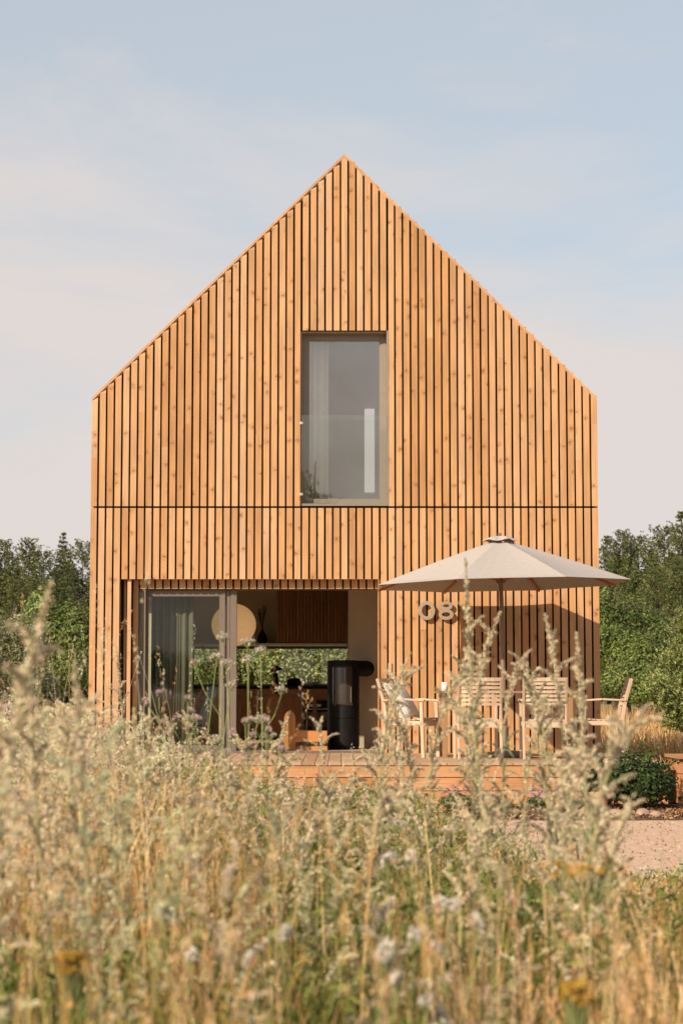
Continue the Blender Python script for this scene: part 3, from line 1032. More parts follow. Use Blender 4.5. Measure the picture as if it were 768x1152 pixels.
# cushion on the left chair
cu = tag(empty('cushion', (0.71, -1.665, FLOOR + 0.45), R(-24)), 'cream fringed cushion leaning on the back of the chair by the doorway', 'cushion')
b = MB()
v, f = [], []
n = 12
for s in (-1, 1):
    for i in range(n + 1):
        for j in range(n + 1):
            u, w_ = -1 + 2 * i / n, -1 + 2 * j / n
            th = 0.075 * ((1 - u ** 4) * (1 - w_ ** 4)) ** 0.6 + 0.004
            pinch = 1 - 0.06 * (1 - abs(u)) * (w_ ** 2) - 0.06 * (1 - abs(w_)) * (u ** 2)
            v.append((s * th - 0.12 * w_, u * 0.205 * pinch, 0.205 + w_ * 0.20 * pinch))
m_ = (n + 1) ** 2
for s in range(2):
    for i in range(n):
        for j in range(n):
            a = s * m_ + i * (n + 1) + j
            f.append((a, a + 1, a + n + 2, a + n + 1))
b.add(v, f)
b.build('cover', M['cream'], cu, smooth=True, local=True)
b = MB()
for k in range(26):
    tt = k / 25
    for side_ in (-1, 1):
        z = 0.0 + 0.38 * tt
        xx = -0.12 * (2 * tt - 1)
        b.tube([(xx, side_ * 0.195, z), (xx - 0.01, side_ * 0.225, z - 0.005), (xx - 0.005, side_ * 0.245, z - 0.03)], [0.006, 0.007, 0.009], 5)
    b.tube([(-0.12, -0.195 + 0.39 * tt, 0.38), (-0.15, -0.195 + 0.39 * tt, 0.395), (-0.175, -0.195 + 0.39 * tt, 0.37)], [0.006, 0.007, 0.009], 5)
b.build('fringe', M['cream'], cu, local=True)

# ------------------------------------------------------------------ inside the house
# paper lantern
lc = at(263, 703, 1.8)
lan = tag(empty('paper_lantern', lc), 'round ribbed paper lantern hanging inside the sliding door', 'lamp')
b = MB(); b.sphere((0, 0, 0), 0.298, 0.298, 0.285, 32, 24); b.build('shade', M['paper'], lan, smooth=True, local=True)
b = MB(); b.tube([(0, 0, 0.27), (0, 0, 2.948 - lc.z)], 0.004, 6); b.build('cord', M['black'], lan, local=True)

# stove
sx_, sy_ = 0.025, 1.72
st = tag(empty('wood_stove', (sx_, sy_, FLOOR)), 'tall black wood stove with a glazed fire door', 'stove')
b = MB(); b.lathe([(0.20, 0.0), (0.205, 0.03), (0.212, 0.05), (0.212, 0.395), (0.206, 0.40), (0.206, 0.41), (0.212, 0.415), (0.212, 1.16), (0.205, 1.175), (0.06, 1.18)], n=40); b.build('body', M['black'], st, local=True)
v, f = [], []
for i in range(9):
    a = R(-132 + i * 9.5)
    for z in (0.58, 0.62, 1.06, 1.10):
        v.append((0.2155 * math.cos(a), 0.2155 * math.sin(a), z))
for i in range(8):
    for k in range(3): f.append((i * 4 + k, (i + 1) * 4 + k, (i + 1) * 4 + k + 1, i * 4 + k + 1))
b = MB(); b.add(v, f); o = b.build('fire_door', M['stoveglass'], st, local=True, smooth=True)
sm = o.modifiers.new('thick', 'SOLIDIFY'); sm.thickness = 0.008
b = MB(); b.tube([(0.10, -0.21, 0.62), (0.10, -0.225, 0.62), (0.10, -0.225, 0.82), (0.10, -0.21, 0.82)], 0.007, 8); b.build('handle', M['darkmetal'], st, local=True)
b = MB(); b.tube([(0.10, 0.06, 1.07), (0.24, 0.10, 1.07), (0.295, 0.14, 1.07), (0.31, 0.22, 1.07), (0.31, 0.578, 1.07)], 0.105, 24); b.build('flue', M['black'], st, local=True, smooth=True)

# kitchen
kit = tag(empty('kitchen_counter', (-1.15, 7.9, FLOOR)), 'low run of brown wooden kitchen units under the strip window', 'kitchen unit')
b = MB()
x = -2.45
while x < 0.0:
    b.box(x, x + 0.497, 7.62, 7.645, FLOOR + 0.10, 1.262, axis=2); x += 0.5
b.build('cabinet_door', M['cabinet'], kit)
MB().box(-2.46, 0.09, 7.65, 8.24, FLOOR + 0.02, 1.262).build('carcass', M['cabinet'], kit)
MB().box(-2.48, 0.095, 7.58, 8.245, 1.266, 1.304, axis=0).build('worktop', M['black'], kit)
ov = tag(empty('oven', (-0.44, 7.6, 0.9)), 'black built-in oven in the kitchen units beside the stove', 'oven')
p, q = at(340, 788, 7.55), at(373, 822, 7.55)
b = MB(); b.box(p.x, q.x, 7.56, 7.617, q.z, p.z); b.build('body', M['black'], ov, bevel=0.004)
b = MB(); b.box(p.x + 0.06, q.x - 0.06, 7.552, 7.558, q.z + 0.06, q.z + 0.30); b.build('door_glass', M['stoveglass'], ov)
b = MB(); b.box(p.x + 0.12, p.x + 0.30, 7.552, 7.558, p.z - 0.10, p.z - 0.06); b.build('display', M['steel'], ov)
b = MB(); b.tube([(p.x + 0.05, 7.53, q.z + 0.35), (q.x - 0.05, 7.53, q.z + 0.35)], 0.01, 8); b.build('handle', M['steel'], ov)
def clutter(name, px, prof, mat, label, y=7.85):
    q = at(px, 770, y)
    b = MB(); b.lathe(prof, (q.x, y, 1.306), 18)
    return tag(b.build(name, mat, smooth=True), label, name.replace('_', ' '))
clutter('glass_bottle', 283, [(0.035, 0), (0.04, 0.01), (0.04, 0.17), (0.014, 0.22), (0.014, 0.28)], M['greenstem'], 'small green bottle on the kitchen worktop beside the door post')
clutter('cooking_pot', 331, [(0.11, 0), (0.12, 0.01), (0.12, 0.10), (0.125, 0.105), (0.06, 0.13), (0.015, 0.135), (0.02, 0.155)], M['black'], 'low black cooking pot on the kitchen worktop under the strip window')
clutter('bowl', 352, [(0.04, 0), (0.10, 0.05), (0.11, 0.07), (0.10, 0.07), (0.04, 0.02)], M['cup'], 'small pale bowl on the kitchen worktop left of the stove')
wall = tag(empty('wall_cabinet', (-0.48, 8.0, 2.0)), 'slatted dark wood wall cabinets above the strip window', 'cabinet')
ca, cb = at(311, 664, 7.85), at(392, 724, 7.85)
MB().box(ca.x, 0.09, 7.90, 8.24, 2.01, 2.90).build('carcass', M['cabinet'], wall)
b = MB()
x = ca.x
while x < 0.07:
    b.box(x, x + 0.038, 7.865, 7.897, 2.02, 2.88); x += 0.056
b.build('slatted_front', M['cabinet'], wall)
sh = tag(empty('wall_shelf', (-1.8, 8.0, 2.0)), 'thin pale shelf under the cabinets along the kitchen wall', 'shelf')
MB().box(-2.6, 0.09, 7.86, 8.245, 1.975, 2.006, axis=0).build('shelf_board', M['steel'], sh)
for bx in (-2.3, -1.3):
    MB().box(bx, bx + 0.02, 8.10, 8.245, 1.90, 1.974).build('bracket', M['black'], sh)
# vase with reeds on the shelf
vp = at(295, 722, 8.0)
va = tag(empty('vase', (vp.x, 8.0, 2.008)), 'dark vase of thin reeds on the kitchen shelf by the lantern', 'vase')
b = MB(); b.lathe([(0.05, 0), (0.085, 0.05), (0.075, 0.12), (0.03, 0.19), (0.032, 0.22)], n=18); b.build('body', M['black'], va, smooth=True, local=True)
b = MB()
for k in range(11):
    a, s = random.uniform(0, 6.3), random.uniform(0.03, 0.13)
    b.tube([(0, 0, 0.15), (s * 0.4 * math.cos(a), s * 0.4 * math.sin(a), 0.35), (s * math.cos(a), s * math.sin(a), random.uniform(0.5, 0.64))], [0.004, 0.005, 0.008], 5)
b.build('reeds', M['bark'], va, local=True)

# dining table with a black jug, low wooden seat, lounge chair, door curtain
dt = tag(empty('dining_table', (-0.95, 4.3, FLOOR)), 'dim dark wood dining table in the middle of the room', 'table')
MB().box(-0.62, 0.62, -0.42, 0.42, 0.70, 0.735, axis=0).build('tabletop', M['cabinet'], dt, local=True, bevel=0.003)
for sx in (-1, 1):
    for sy in (-1, 1):
        MB().box(sx * 0.56 - 0.025, sx * 0.56 + 0.025, sy * 0.36 - 0.025, sy * 0.36 + 0.025, 0, 0.70).build('leg', M['cabinet'], dt, local=True)
jp = at(311, 800, 4.2)
jg = tag(empty('jug', (jp.x, 4.2, FLOOR + 0.737)), 'black angular tall jug standing on the dining table', 'jug')
b = MB(); b.tube([(0, 0, 0), (0.0, 0, 0.02), (-0.012, 0, 0.20), (-0.02, 0, 0.30)], [0.05, 0.055, 0.045, 0.04], 6); b.build('body', M['black'], jg, local=True)
b = MB(); b.hexa([(-0.10, -0.03, 0.30), (0.05, -0.03, 0.34), (0.05, 0.03, 0.34), (-0.10, 0.03, 0.30), (-0.03, -0.02, 0.42), (0.10, -0.02, 0.36), (0.10, 0.02, 0.36), (-0.03, 0.02, 0.42)]); b.build('spout', M['black'], jg, local=True)

bs = tag(empty('low_seat', (-0.45, 1.35, FLOOR)), 'low warm wooden seat catching the sun in front of the stove', 'seat')
p0, p1 = at(320, 792, 1.3), at(368, 842, 1.3)
b = MB()
pts = [(p0.x, FLOOR + 0.001), (p0.x + 0.15, FLOOR + 0.001)] + [(p0.x + 0.075 + 0.075 * math.cos(R(a)), FLOOR + 0.40 + 0.11 * math.sin(R(a))) for a in range(0, 181, 15)]
b.prism_xz(pts, 1.10, 1.14)
b.build('side_panel', M['oak'], bs, bevel=0.004)
MB().box(p0.x + 0.155, p1.x, 1.1, 1.62, FLOOR + 0.11, FLOOR + 0.25, axis=0).build('seat', M['oak'], bs, bevel=0.006)
MB().box(p0.x + 0.155, p1.x, 1.14, 1.2, FLOOR + 0.001, FLOOR + 0.055, axis=0).build('base_rail', M['oak'], bs)
MB().box(p1.x - 0.04, p1.x, 1.3, 1.60, FLOOR + 0.001, FLOOR + 0.11).build('leg', M['oak'], bs)

lp = at(218, 835, 1.1)
ls = tag(empty('lounge_chair', (lp.x, 1.15, FLOOR)), 'pale blue lounge chair seen through the door glass', 'chair')
b = MB(); b.hexa([(-0.28, -0.25, 0.30), (0.14, -0.25, 0.33), (0.14, 0.25, 0.33), (-0.28, 0.25, 0.30), (-0.28, -0.25, 0.38), (0.14, -0.25, 0.41), (0.14, 0.25, 0.41), (-0.28, 0.25, 0.38)], 0); b.build('seat', M['blue'], ls, local=True, bevel=0.02)
b = MB(); b.beam((0.12, 0, 0.34), (0.30, 0, 0.82), 0.5, 0.09, up=(0, 0, 1)); 
b = MB(); b.hexa([(0.04, -0.25, 0.41), (0.14, -0.25, 0.38), (0.14, 0.25, 0.38), (0.04, 0.25, 0.41), (0.22, -0.25, 0.84), (0.31, -0.25, 0.81), (0.31, 0.25, 0.81), (0.22, 0.25, 0.84)]); b.build('backrest', M['blue'], ls, local=True, bevel=0.025)
for sx in (-0.24, 0.12):
    for sy in (-0.2, 0.2):
        b = MB(); b.tube([(sx * 1.1, sy * 1.1, 0), (sx, sy, 0.31)], [0.012, 0.016], 8); b.build('leg', M['oak'], ls, local=True)
curtain(X(168), X(216), 0.46, FLOOR + 0.02, 2.52, 0.05, 6, M['curtain'], 'curtain', 'grey-beige curtain hanging in folds behind the sliding door glass', 9)

# ------------------------------------------------------------------ in front of the deck
pb = tag(empty('planter_box', (4.05, -3.4, 0)), 'orange wooden planter box past the right end of the deck', 'planter')
b = MB()
for z0, z1 in ((0.02, 0.17), (0.178, 0.33), (0.338, 0.49)):
    b.box(3.56, 4.7, -3.80, -3.772, z0, z1, axis=0).box(3.56, 4.7, -3.02, -2.992, z0, z1, axis=0)
    b.box(3.56, 3.588, -3.770, -3.022, z0, z1, axis=1).box(4.672, 4.7, -3.770, -3.022, z0, z1, axis=1)
b.build('side_boards', M['deckfront'], pb)
b = MB(); b.box(3.53, 4.73, -3.84, -3.74, 0.492, 0.522, axis=0).box(3.53, 4.73, -3.05, -2.95, 0.492, 0.522, axis=0).box(3.53, 3.63, -3.738, -3.052, 0.492, 0.522, axis=1).box(4.63, 4.73, -3.738, -3.052, 0.492, 0.522, axis=1)
b.build('rim', M['cabinet'], pb)
MB().box(3.59, 4.67, -3.76, -3.03, 0.02, 0.46).build('soil', M['mulch'], pb)

p = at(671, 916, -5.2)
b = MB(); b.lathe([(0.055, 0.0), (0.085, 0.02), (0.105, 0.08), (0.10, 0.14), (0.075, 0.19), (0.085, 0.205), (0.075, 0.205), (0.06, 0.18)], (p.x, -5.2, 0.006), 24)
tag(b.build('terracotta_pot', M['terracotta'], smooth=True), 'small round terracotta pot in front of the green bush', 'pot')

def boulder(name, c, r, seed):
    g = random.Random(seed)
    b = MB(); b.sphere((0, 0, 0), r, r * g.uniform(0.8, 1.1), r * g.uniform(0.6, 0.85), 12, 8)
    d = [Vector((g.gauss(0, 1), g.gauss(0, 1), g.gauss(0, 1))).normalized() for _ in range(9)]
    b.v = [tuple(Vector(p) * (1 + 0.16 * sum(max(0, Vector(p).normalized().dot(q)) ** 3 * (1 if i % 2 else -1) for i, q in enumerate(d))) ) for p in b.v]
    b.v = [(p[0] + c[0], p[1] + c[1], p[2] + c[2]) for p in b.v]
    return b.build(name, M['pebble'], smooth=True)
for i, (px, py, r, lab) in enumerate(((683, 923, 0.055, 'pale round stone lying just right of the terracotta pot'), (692, 919, 0.075, 'pinkish stone at the foot of the green bush'),
                                     (660, 922, 0.09, 'large pink stone just left of the terracotta pot'), (722, 916, 0.08, 'brown stone at the right foot of the green bush'),
                                     (739, 915, 0.07, 'small brown stone below the planter box'))):
    q = at(px, py, -5.3 - 0.1 * i)
    tag(boulder('stone', (q.x, q.y, r * 0.22), r, i + 3), lab, 'stone', 'stones edging the planting bed')

def grit(name, n, x0, x1, y0, y1, seed, pal, size, label):
    g = np.random.default_rng(seed)
    x, y = g.uniform(x0, x1, n), g.uniform(y0, y1, n)
    P = np.stack([x, y, np.full(n, 0.012)], 1)
    nb = NB()
    sz = size * g.uniform(0.4, 1.6, n)
    c = pick(pal, n, 0.25, g)
    for k in range(3):
        d = g.normal(0, 1, (n, 3)); d[:, 2] *= 0.4
        nb.add(*diamonds(P + np.array([0, 0, 0.004]), d, sz, sz * 0.75, c, g))
    return tag(nb.build(name, M['grit']), label, 'gravel', kind='stuff')
M['grit'] = leafy('loose_grit', 0.0, 0.9)
grit('path_gravel', 4200, 0.9, 8, -11.9, -6.4, 301, [(0.50, 0.33, 0.22), (0.38, 0.24, 0.15), (0.60, 0.43, 0.31), (0.30, 0.20, 0.11)], 0.014, 'small stones and crumbs lying on the sandy path')
grit('bark_chips', 7000, -3.2, 5.0, -6.1, -3.72, 302, [(0.20, 0.10, 0.05), (0.30, 0.17, 0.09), (0.12, 0.06, 0.03), (0.42, 0.28, 0.17)], 0.035, 'reddish bark chips covering the planting bed')

# ------------------------------------------------------------------ plants
def leaf_cloud(center, radii, n, ln, wd, pal, g, lumps=7, up=0.2, var=0.2, low=0.25):
    """leaves through the volume of several overlapping lumps"""
    c0 = np.array(center, float); r0 = np.array(radii, float)
    lc_, lr = [], []
    for _ in range(lumps):
        d = unit(g.normal(size=3)); d[2] = abs(d[2]) * 0.9 - low
        lc_.append(c0 + d * r0 * g.uniform(0.35, 0.72)); lr.append(r0 * g.uniform(0.34, 0.56))
    lc_, lr = np.array(lc_), np.array(lr)
    k = g.integers(0, lumps, n)
    d = unit(g.normal(size=(n, 3)))
    rad = g.uniform(0.45, 1.06, n) ** 0.6
    P = lc_[k] + d * lr[k] * rad[:, None]
    tone = g.normal(0, var, lumps)[k]
    C = pick(pal, n, 0.16, g) * (1 + tone)[:, None]
    dirs = g.normal(size=(n, 3)); dirs -= d * (dirs * d).sum(1, keepdims=True) * 0.75; dirs[:, 2] -= up
    return diamonds(P, dirs, g.uniform(0.7, 1.3, n) * ln, g.uniform(0.7, 1.3, n) * wd, np.clip(C, 0.003, 1), g, d)

def broad_tree(name, H, Rad, seed, pal, leaf, nleaf, trunk_r, bottom=0.12, lumps=16, slim=0.55):
    g = np.random.default_rng(seed)
    root = empty(name)
    b = MB()
    r = random.Random(seed)
    b.tube([(0, 0, 0), (r.uniform(-.1, .1), 0, H * 0.3), (r.uniform(-.2, .2), r.uniform(-.2, .2), H * 0.62), (r.uniform(-.2, .2), 0, H * 0.9)], [trunk_r, trunk_r * 0.8, trunk_r * 0.5, trunk_r * 0.1], 8)
    for i in range(12):
        a, z = r.uniform(0, 6.28), r.uniform(0.2, 0.75) * H
        L_ = Rad * r.uniform(0.5, 0.9)
        b.tube([(0, 0, z), (L_ * 0.5 * math.cos(a), L_ * 0.5 * math.sin(a), z + L_ * 0.35), (L_ * math.cos(a), L_ * math.sin(a), z + L_ * 0.6)], [trunk_r * 0.35, trunk_r * 0.2, trunk_r * 0.05], 5)
    b.build('trunk', M['bark'], root, local=True)
    zc, hz = H * (0.5 + bottom / 2), H * (1 - bottom) / 2
    V, F, C = leaf_cloud((0, 0, zc), (Rad, Rad, hz * 1.02), nleaf, leaf, leaf * slim, pal, g, lumps)
    np_obj('crown', V, F, C, M['leaf'], root)
    return root

def conifer(name, H, Rad, seed, pal, tuft, dens, bare=0.12, power=0.75, trunk_r=0.16, spruce=False):
    g = np.random.default_rng(seed)
    r = random.Random(seed)
    root = empty(name)
    b = MB()
    b.tube([(0, 0, 0), (r.uniform(-.1, .1), 0, H * 0.5), (0, 0, H * 0.985)], [trunk_r, trunk_r * 0.6, 0.01], 8)
    Pc, Dc = [], []
    z = bare * H
    while z < H * 0.985:
        tt = (z - bare * H) / (H * (1 - bare))
        Lb = Rad * ((1 - tt) ** power) * (0.55 + 0.45 * min(1, tt / 0.2)) 
        nb = max(3, int(6 + 3 * r.random() - 3 * tt))
        ph = r.uniform(0, 6.28)
        for k in range(nb):
            L_ = Lb * (r.uniform(0.62, 1.15) if spruce else r.uniform(0.45, 1.3)) + 0.02 * H * (1 - tt)
            a = ph + 6.283 * k / nb + r.uniform(-0.35, 0.35)
            rise = (0.18 if spruce else 0.42) + 0.5 * tt
            nseg = 4
            pts = []
            for s in range(nseg + 1):
                u = s / nseg
                pts.append(np.array([L_ * u * math.cos(a), L_ * u * math.sin(a), z + L_ * rise * (u ** 1.4) - (0.16 * L_ * u if spruce else 0)]))
            if L_ > 0.25:
                b.tube([tuple(p) for p in pts], [trunk_r * 0.22 * (1 - tt) + 0.008, trunk_r * 0.15 * (1 - tt) + 0.006, 0.01, 0.007, 0.004], 4, cap=False)
            m_ = max(9, int(dens * (L_ / Rad) ** 0.8 * 46))
            u = g.uniform(0.18, 1.05, m_) ** 0.8
            base = np.stack([L_ * u * math.cos(a), L_ * u * math.sin(a), z + L_ * rise * (u ** 1.4) - (0.16 * L_ * u if spruce else 0)], 1)
            jit = g.normal(size=(m_, 3)) * np.array([0.13, 0.13, 0.06]) * Rad * (0.12 + 0.88 * (1 - tt))
            Pc.append(base + jit)
            Dc.append(np.stack([np.full(m_, math.cos(a)), np.full(m_, math.sin(a)), np.full(m_, 0.5)], 1) + g.normal(size=(m_, 3)) * 0.45)
        z += H * r.uniform(0.028, 0.045) * (1.05 - 0.45 * tt)
    b.build('trunk', M['bark'], root, local=True)
    P, D_ = np.concatenate(Pc), np.concatenate(Dc)
    # every tuft is a spray of needles
    K = 6
    P6 = np.repeat(P, K, 0); D6 = unit(np.repeat(unit(D_), K, 0) + g.normal(size=(len(P) * K, 3)) * 0.55)
    C6 = np.repeat(pick(pal, len(P), 0.22, g), K, 0)
    hz_ = np.clip(P6[:, 2] / H, 0, 1)
    ts = tuft * (1.0 - 0.58 * hz_)
    nr_ = unit(np.repeat(unit(D_), K, 0) * np.array([0.8, 0.8, 0]) + np.array([0, 0, 0.75]))
    V, F, C = diamonds(P6 + D6 * ts[:, None] * 0.35, D6, ts * g.uniform(0.7, 1.3, len(P6)), ts * 0.27, C6, g, nr_)
    np_obj('crown', V, F, C, M['needle'], root)
    return root

def place_tree(o, x, y, s=1.0, rz=0.0, label=None, group=None, cat='tree'):
    o.location = (x, y, float(ground_z(np.array(x), np.array(y))))
    o.scale = (s, s, s); o.rotation_euler = (0, 0, rz)
    tag(o, label, cat, group)
    return o

PINE = [(0.125, 0.150, 0.050), (0.16, 0.18, 0.06), (0.085, 0.11, 0.036), (0.21, 0.215, 0.08)]
SPRUCE = [(0.115, 0.135, 0.056), (0.15, 0.165, 0.068), (0.085, 0.105, 0.044)]
BROAD = [(0.10, 0.13, 0.034), (0.14, 0.17, 0.046), (0.075, 0.10, 0.026), (0.18, 0.20, 0.062)]
BRIGHT = [(0.16, 0.205, 0.05), (0.21, 0.25, 0.066), (0.12, 0.155, 0.038)]
PALE = [(0.20, 0.21, 0.09), (0.26, 0.26, 0.13), (0.13, 0.145, 0.06), (0.36, 0.33, 0.20)]

def fan_x(px, y):   # lateral position of something seen at column px when it stands at depth y
    return (px - 384) / FPX * (y + 24.9) / math.cos(TH)
def fan_h(py, y):
    return at(384, py, y).z

# far pine and spruce line
pines = [conifer('pine_tree', 12.0, 2.9, 21, PINE, 0.42, 1.1, 0.04, 0.58), conifer('pine_tree', 12.0, 2.6, 22, PINE, 0.40, 1.0, 0.03, 0.74), conifer('pine_tree', 12.0, 3.2, 24, PINE, 0.42, 1.1, 0.04, 0.52)]
spruces = [conifer('spruce_tree', 12.0, 2.5, 23, SPRUCE, 0.36, 1.3, 0.03, 0.95, spruce=True), conifer('spruce_tree', 12.0, 2.2, 26, SPRUCE, 0.36, 1.3, 0.03, 0.85, spruce=True)]
far = [  # column, top row, depth, kind, label
    (6, 608, 92, 'p0', 'far pine at the left edge of the photo, behind the willow bush'), (34, 606, 90, 'p0', 'rounded far conifer midway between the left edge and the tallest left spruce'),
    (72, 596, 95, 's0', 'pointed spruce rising highest of the trees left of the house'), (94, 610, 93, 'p2', 'far pine touching the left wall of the house'),
    (50, 620, 84, 'p2', 'dark pine just left of the tallest left spruce'), (-14, 604, 94, 'p1', 'far pine cut by the left edge of the photo'),
    (20, 636, 78, 'p1', 'lower pine in front of the far trees at the left edge'), (84, 636, 80, 's1', 'lower spruce in front of the tallest left spruce'),
    (682, 600, 92, 'p1', 'conifer whose top shows beside the right wall of the house'), (699, 597, 90, 'p0', 'far pine second from the right wall of the house'), (716, 603, 92, 'p2', 'far pine just left of the dip in the right treeline'),
    (731, 606, 96, 's0', 'narrow spruce in the dip of the treeline right of the house'), (746, 592, 84, 'p2', 'conifer just left of the tallest pine at the right edge'),
    (766, 572, 78, 'p1', 'tallest pine, cut by the right edge of the photo'), (738, 638, 70, 'p2', 'broad pine with spreading boughs below the tallest pine'),
    (764, 628, 66, 'p0', 'dense pine with low boughs at the right edge of the photo'), (700, 636, 74, 'p1', 'lower pine above the right tip of the umbrella')]
used = set()
for (px, py, y, kind, lab) in far:
    proto = (pines if kind[0] == 'p' else spruces)[int(kind[1])]
    o = proto if kind not in used else copy_tree(proto)
    used.add(kind)
    x = fan_x(px, y)
    gz = float(ground_z(np.array(x), np.array(float(y))))
    s = (fan_h(py, y) - gz) / 12.0
    side_ = 'left of the house' if px < 130 else ('right of the house' if px > 640 else 'seen through the kitchen window')
    place_tree(o, x, y, s, random.uniform(0, 6.28), lab, 'conifers of the far treeline')

# the wood goes on behind and beside the trees one can tell apart
def woodland():
    g = np.random.default_rng(77)
    nb = NB()
    for k in range(150):
        x, y = -75 + k + g.uniform(-0.6, 0.6), (104, 110, 116)[k % 3] + g.uniform(-2, 2)
        H = g.uniform(7.0, 10.2); Rr = g.uniform(1.7, 2.6)
        m_ = 520
        t = g.uniform(0, 1, m_)
        a = g.uniform(0, 6.283, m_)
        rr = Rr * (1 - t) ** 0.7 * g.uniform(0.5, 1.08, m_)
        z0 = float(ground_z(np.array(x), np.array(y)))
        d = np.stack([np.cos(a), np.sin(a), 0.5 + 0 * a], 1)
        P = np.stack([x + rr * np.cos(a), y + rr * np.sin(a), z0 + 0.2 + H * t], 1)
        nb.add(*diamonds(P, d + g.normal(0, 0.5, (m_, 3)), g.uniform(0.4, 0.8, m_), 0.3, pick(PINE if k % 3 else SPRUCE, m_, 0.2, g), g, d))
    return tag(nb.build('far_woodland', M['needle']), 'mass of far dark woodland closing the field behind the house', 'woodland', kind='stuff')
woodland()

# broad-leaved bushes and trees in front of the pines
def bt(name, px, ptop, y, Rad, seed, pal, leaf, nleaf, lab, group=None, lumps=16, cat='tree', bottom=0.03, slim=0.55):
    x = fan_x(px, y)
    gz = float(ground_z(np.array(x), np.array(float(y))))
    H = fan_h(ptop, y) - gz
    o = broad_tree(name, H, Rad, seed, pal, leaf, nleaf, 0.05 + 0.012 * H, bottom, lumps, slim)
    return place_tree(o, x, y, 1.0, 0.0, lab, group, cat)
G1 = 'broad-leaved trees at the edge of the field'
bt('broadleaf_tree', 690, 640, 52, 1.5, 31, BROAD, 0.15, 9000, 'dark broad-leaved tree directly behind the tip of the umbrella', G1)
bt('broadleaf_tree', 716, 655, 54, 1.6, 32, BROAD, 0.15, 9000, 'dark bushy tree in the middle of the trees right of the house', G1)
bt('broadleaf_tree', 688, 690, 44, 1.05, 33, BRIGHT, 0.12, 8000, 'light green young tree beside the right house corner', G1)
bt('broadleaf_tree', 720, 700, 43, 1.1, 34, BRIGHT, 0.12, 8000, 'bright green rounded bush behind the side-on chair', G1)
bt('broadleaf_tree', 752, 680, 50, 1.6, 35, BROAD, 0.14, 9000, 'green bushy tree behind the young pine', G1)
bt('broadleaf_tree', 705, 735, 39, 1.3, 36, BROAD, 0.10, 8000, 'low green bush at the edge of the dry field', G1)
bt('broadleaf_tree', 745, 745, 38, 1.2, 46, BRIGHT, 0.10, 8000, 'low light green bush behind the young pine', G1)
bt('broadleaf_tree', 66, 652, 44, 1.4, 37, BRIGHT, 0.15, 8000, 'bright green tree close to the left house corner', G1)
bt('broadleaf_tree', 96, 660, 42, 1.25, 38, BROAD, 0.14, 8000, 'dark green tree half hidden by the left house corner', G1)
bt('broadleaf_tree', 40, 660, 46, 1.5, 39, BROAD, 0.15, 8000, 'dark green tree behind the willow bush', G1)
bt('broadleaf_tree', 90, 720, 36, 1.2, 40, BROAD, 0.11, 8000, 'low dark bush at the foot of the left house corner', G1)
bt('willow_bush', 12, 662, 26, 1.05, 41, PALE, 0.15, 8000, 'pale narrow-leaved willow bush at the left edge of the photo', None, 14, 'bush', 0.0, 0.26)
bt('willow_bush', 40, 735, 25, 0.75, 42, PALE, 0.14, 5000, 'low pale willow bush nearest the house on the left', None, 10, 'bush', 0.0, 0.26)
for i, (px, pt, y) in enumerate(((235, 690, 25), (280, 686, 26), (325, 680, 25), (368, 688, 26), (400, 690, 25))):
    names = ('leftmost', 'second from left', 'middle', 'fourth from left', 'rightmost')
    bt('broadleaf_tree', px, pt, y, 1.35, 60 + i, [(0.24, 0.28, 0.085), (0.30, 0.33, 0.12), (0.18, 0.21, 0.06), (0.36, 0.36, 0.17)], 0.10, 7000, f'light green shrub behind the kitchen strip window, {names[i]} of five', 'shrubs behind the kitchen window', 16, 'shrub', 0.0)

# young pine at the right edge
yp = conifer('young_pine', 3.0, 0.85, 51, [(0.28, 0.32, 0.10), (0.34, 0.37, 0.13), (0.22, 0.25, 0.085)], 0.15, 0.55, 0.12, 0.65, 0.05)
place_tree(yp, fan_x(767, 18.6), 18.6, (fan_h(684, 18.6)) / 3.0, 0.3, 'young pine with a bare low trunk at the right edge of the photo')

# tree behind the photographer, mirrored in the gable window
o = copy_tree(bpy.data.objects['broadleaf_tree'])
place_tree(o, -1.25, -66.0, 1.0, 1.0, 'dark tree mirrored in the lower left of the gable window', None)
o.scale = (1.8, 1.8, 13.2 / (fan_h(640, 52) - 0.6))

for i, (x, y, k) in enumerate(((-13.5, -112, 1.15), (-10.3, -110, 0.95), (-7.2, -113, 1.05))):
    o = copy_tree(bpy.data.objects['broadleaf_tree'])
    place_tree(o, x, y, 1.0, 0.7 * i, ('left', 'middle', 'right')[i] + ' tree of the dark row mirrored in the sliding door glass', 'trees mirrored in the sliding door')
    o.scale = (1.5, 1.5, 4.9 * k / (fan_h(640, 52) - 0.6))

# round bush before the deck
g = np.random.default_rng(5)
bc, b2 = at(708, 872, -4.3), at(760, 890, -4.3)
bu = tag(empty('round_bush', (bc.x, -4.35, 0)), 'dense dark green rounded bush at the front corner of the deck', 'bush')
bu.location = (at(708, 872, -4.35).x, -4.35, 0)
V, F, C = leaf_cloud((0, 0, 0.33), (0.56, 0.44, 0.42), 9500, 0.044, 0.026, [(0.045, 0.07, 0.02), (0.06, 0.09, 0.026), (0.035, 0.055, 0.018)], g, 26, low=0.62)
nb = NB(); nb.add(V, F, C)
for k in range(26):
    d = unit(g.normal(0, 1, 3) * np.array([1, 0.8, 0.6]) + np.array([0, 0, 0.45]))
    tt = np.linspace(0.75, g.uniform(1.0, 1.35), 26)
    P = np.array([0, 0, 0.30]) + d * np.array([0.5, 0.4, 0.36]) * tt[:, None] + g.normal(0, 0.018, (26, 3))
    nb.add(*diamonds(P, g.normal(0, 1, (26, 3)) + d, 0.045, 0.026, pick([(0.07, 0.10, 0.026), (0.10, 0.13, 0.035), (0.05, 0.075, 0.02)], 26, 0.2, g), g))
nb.build('foliage', M['leaf'], bu)
b = MB()
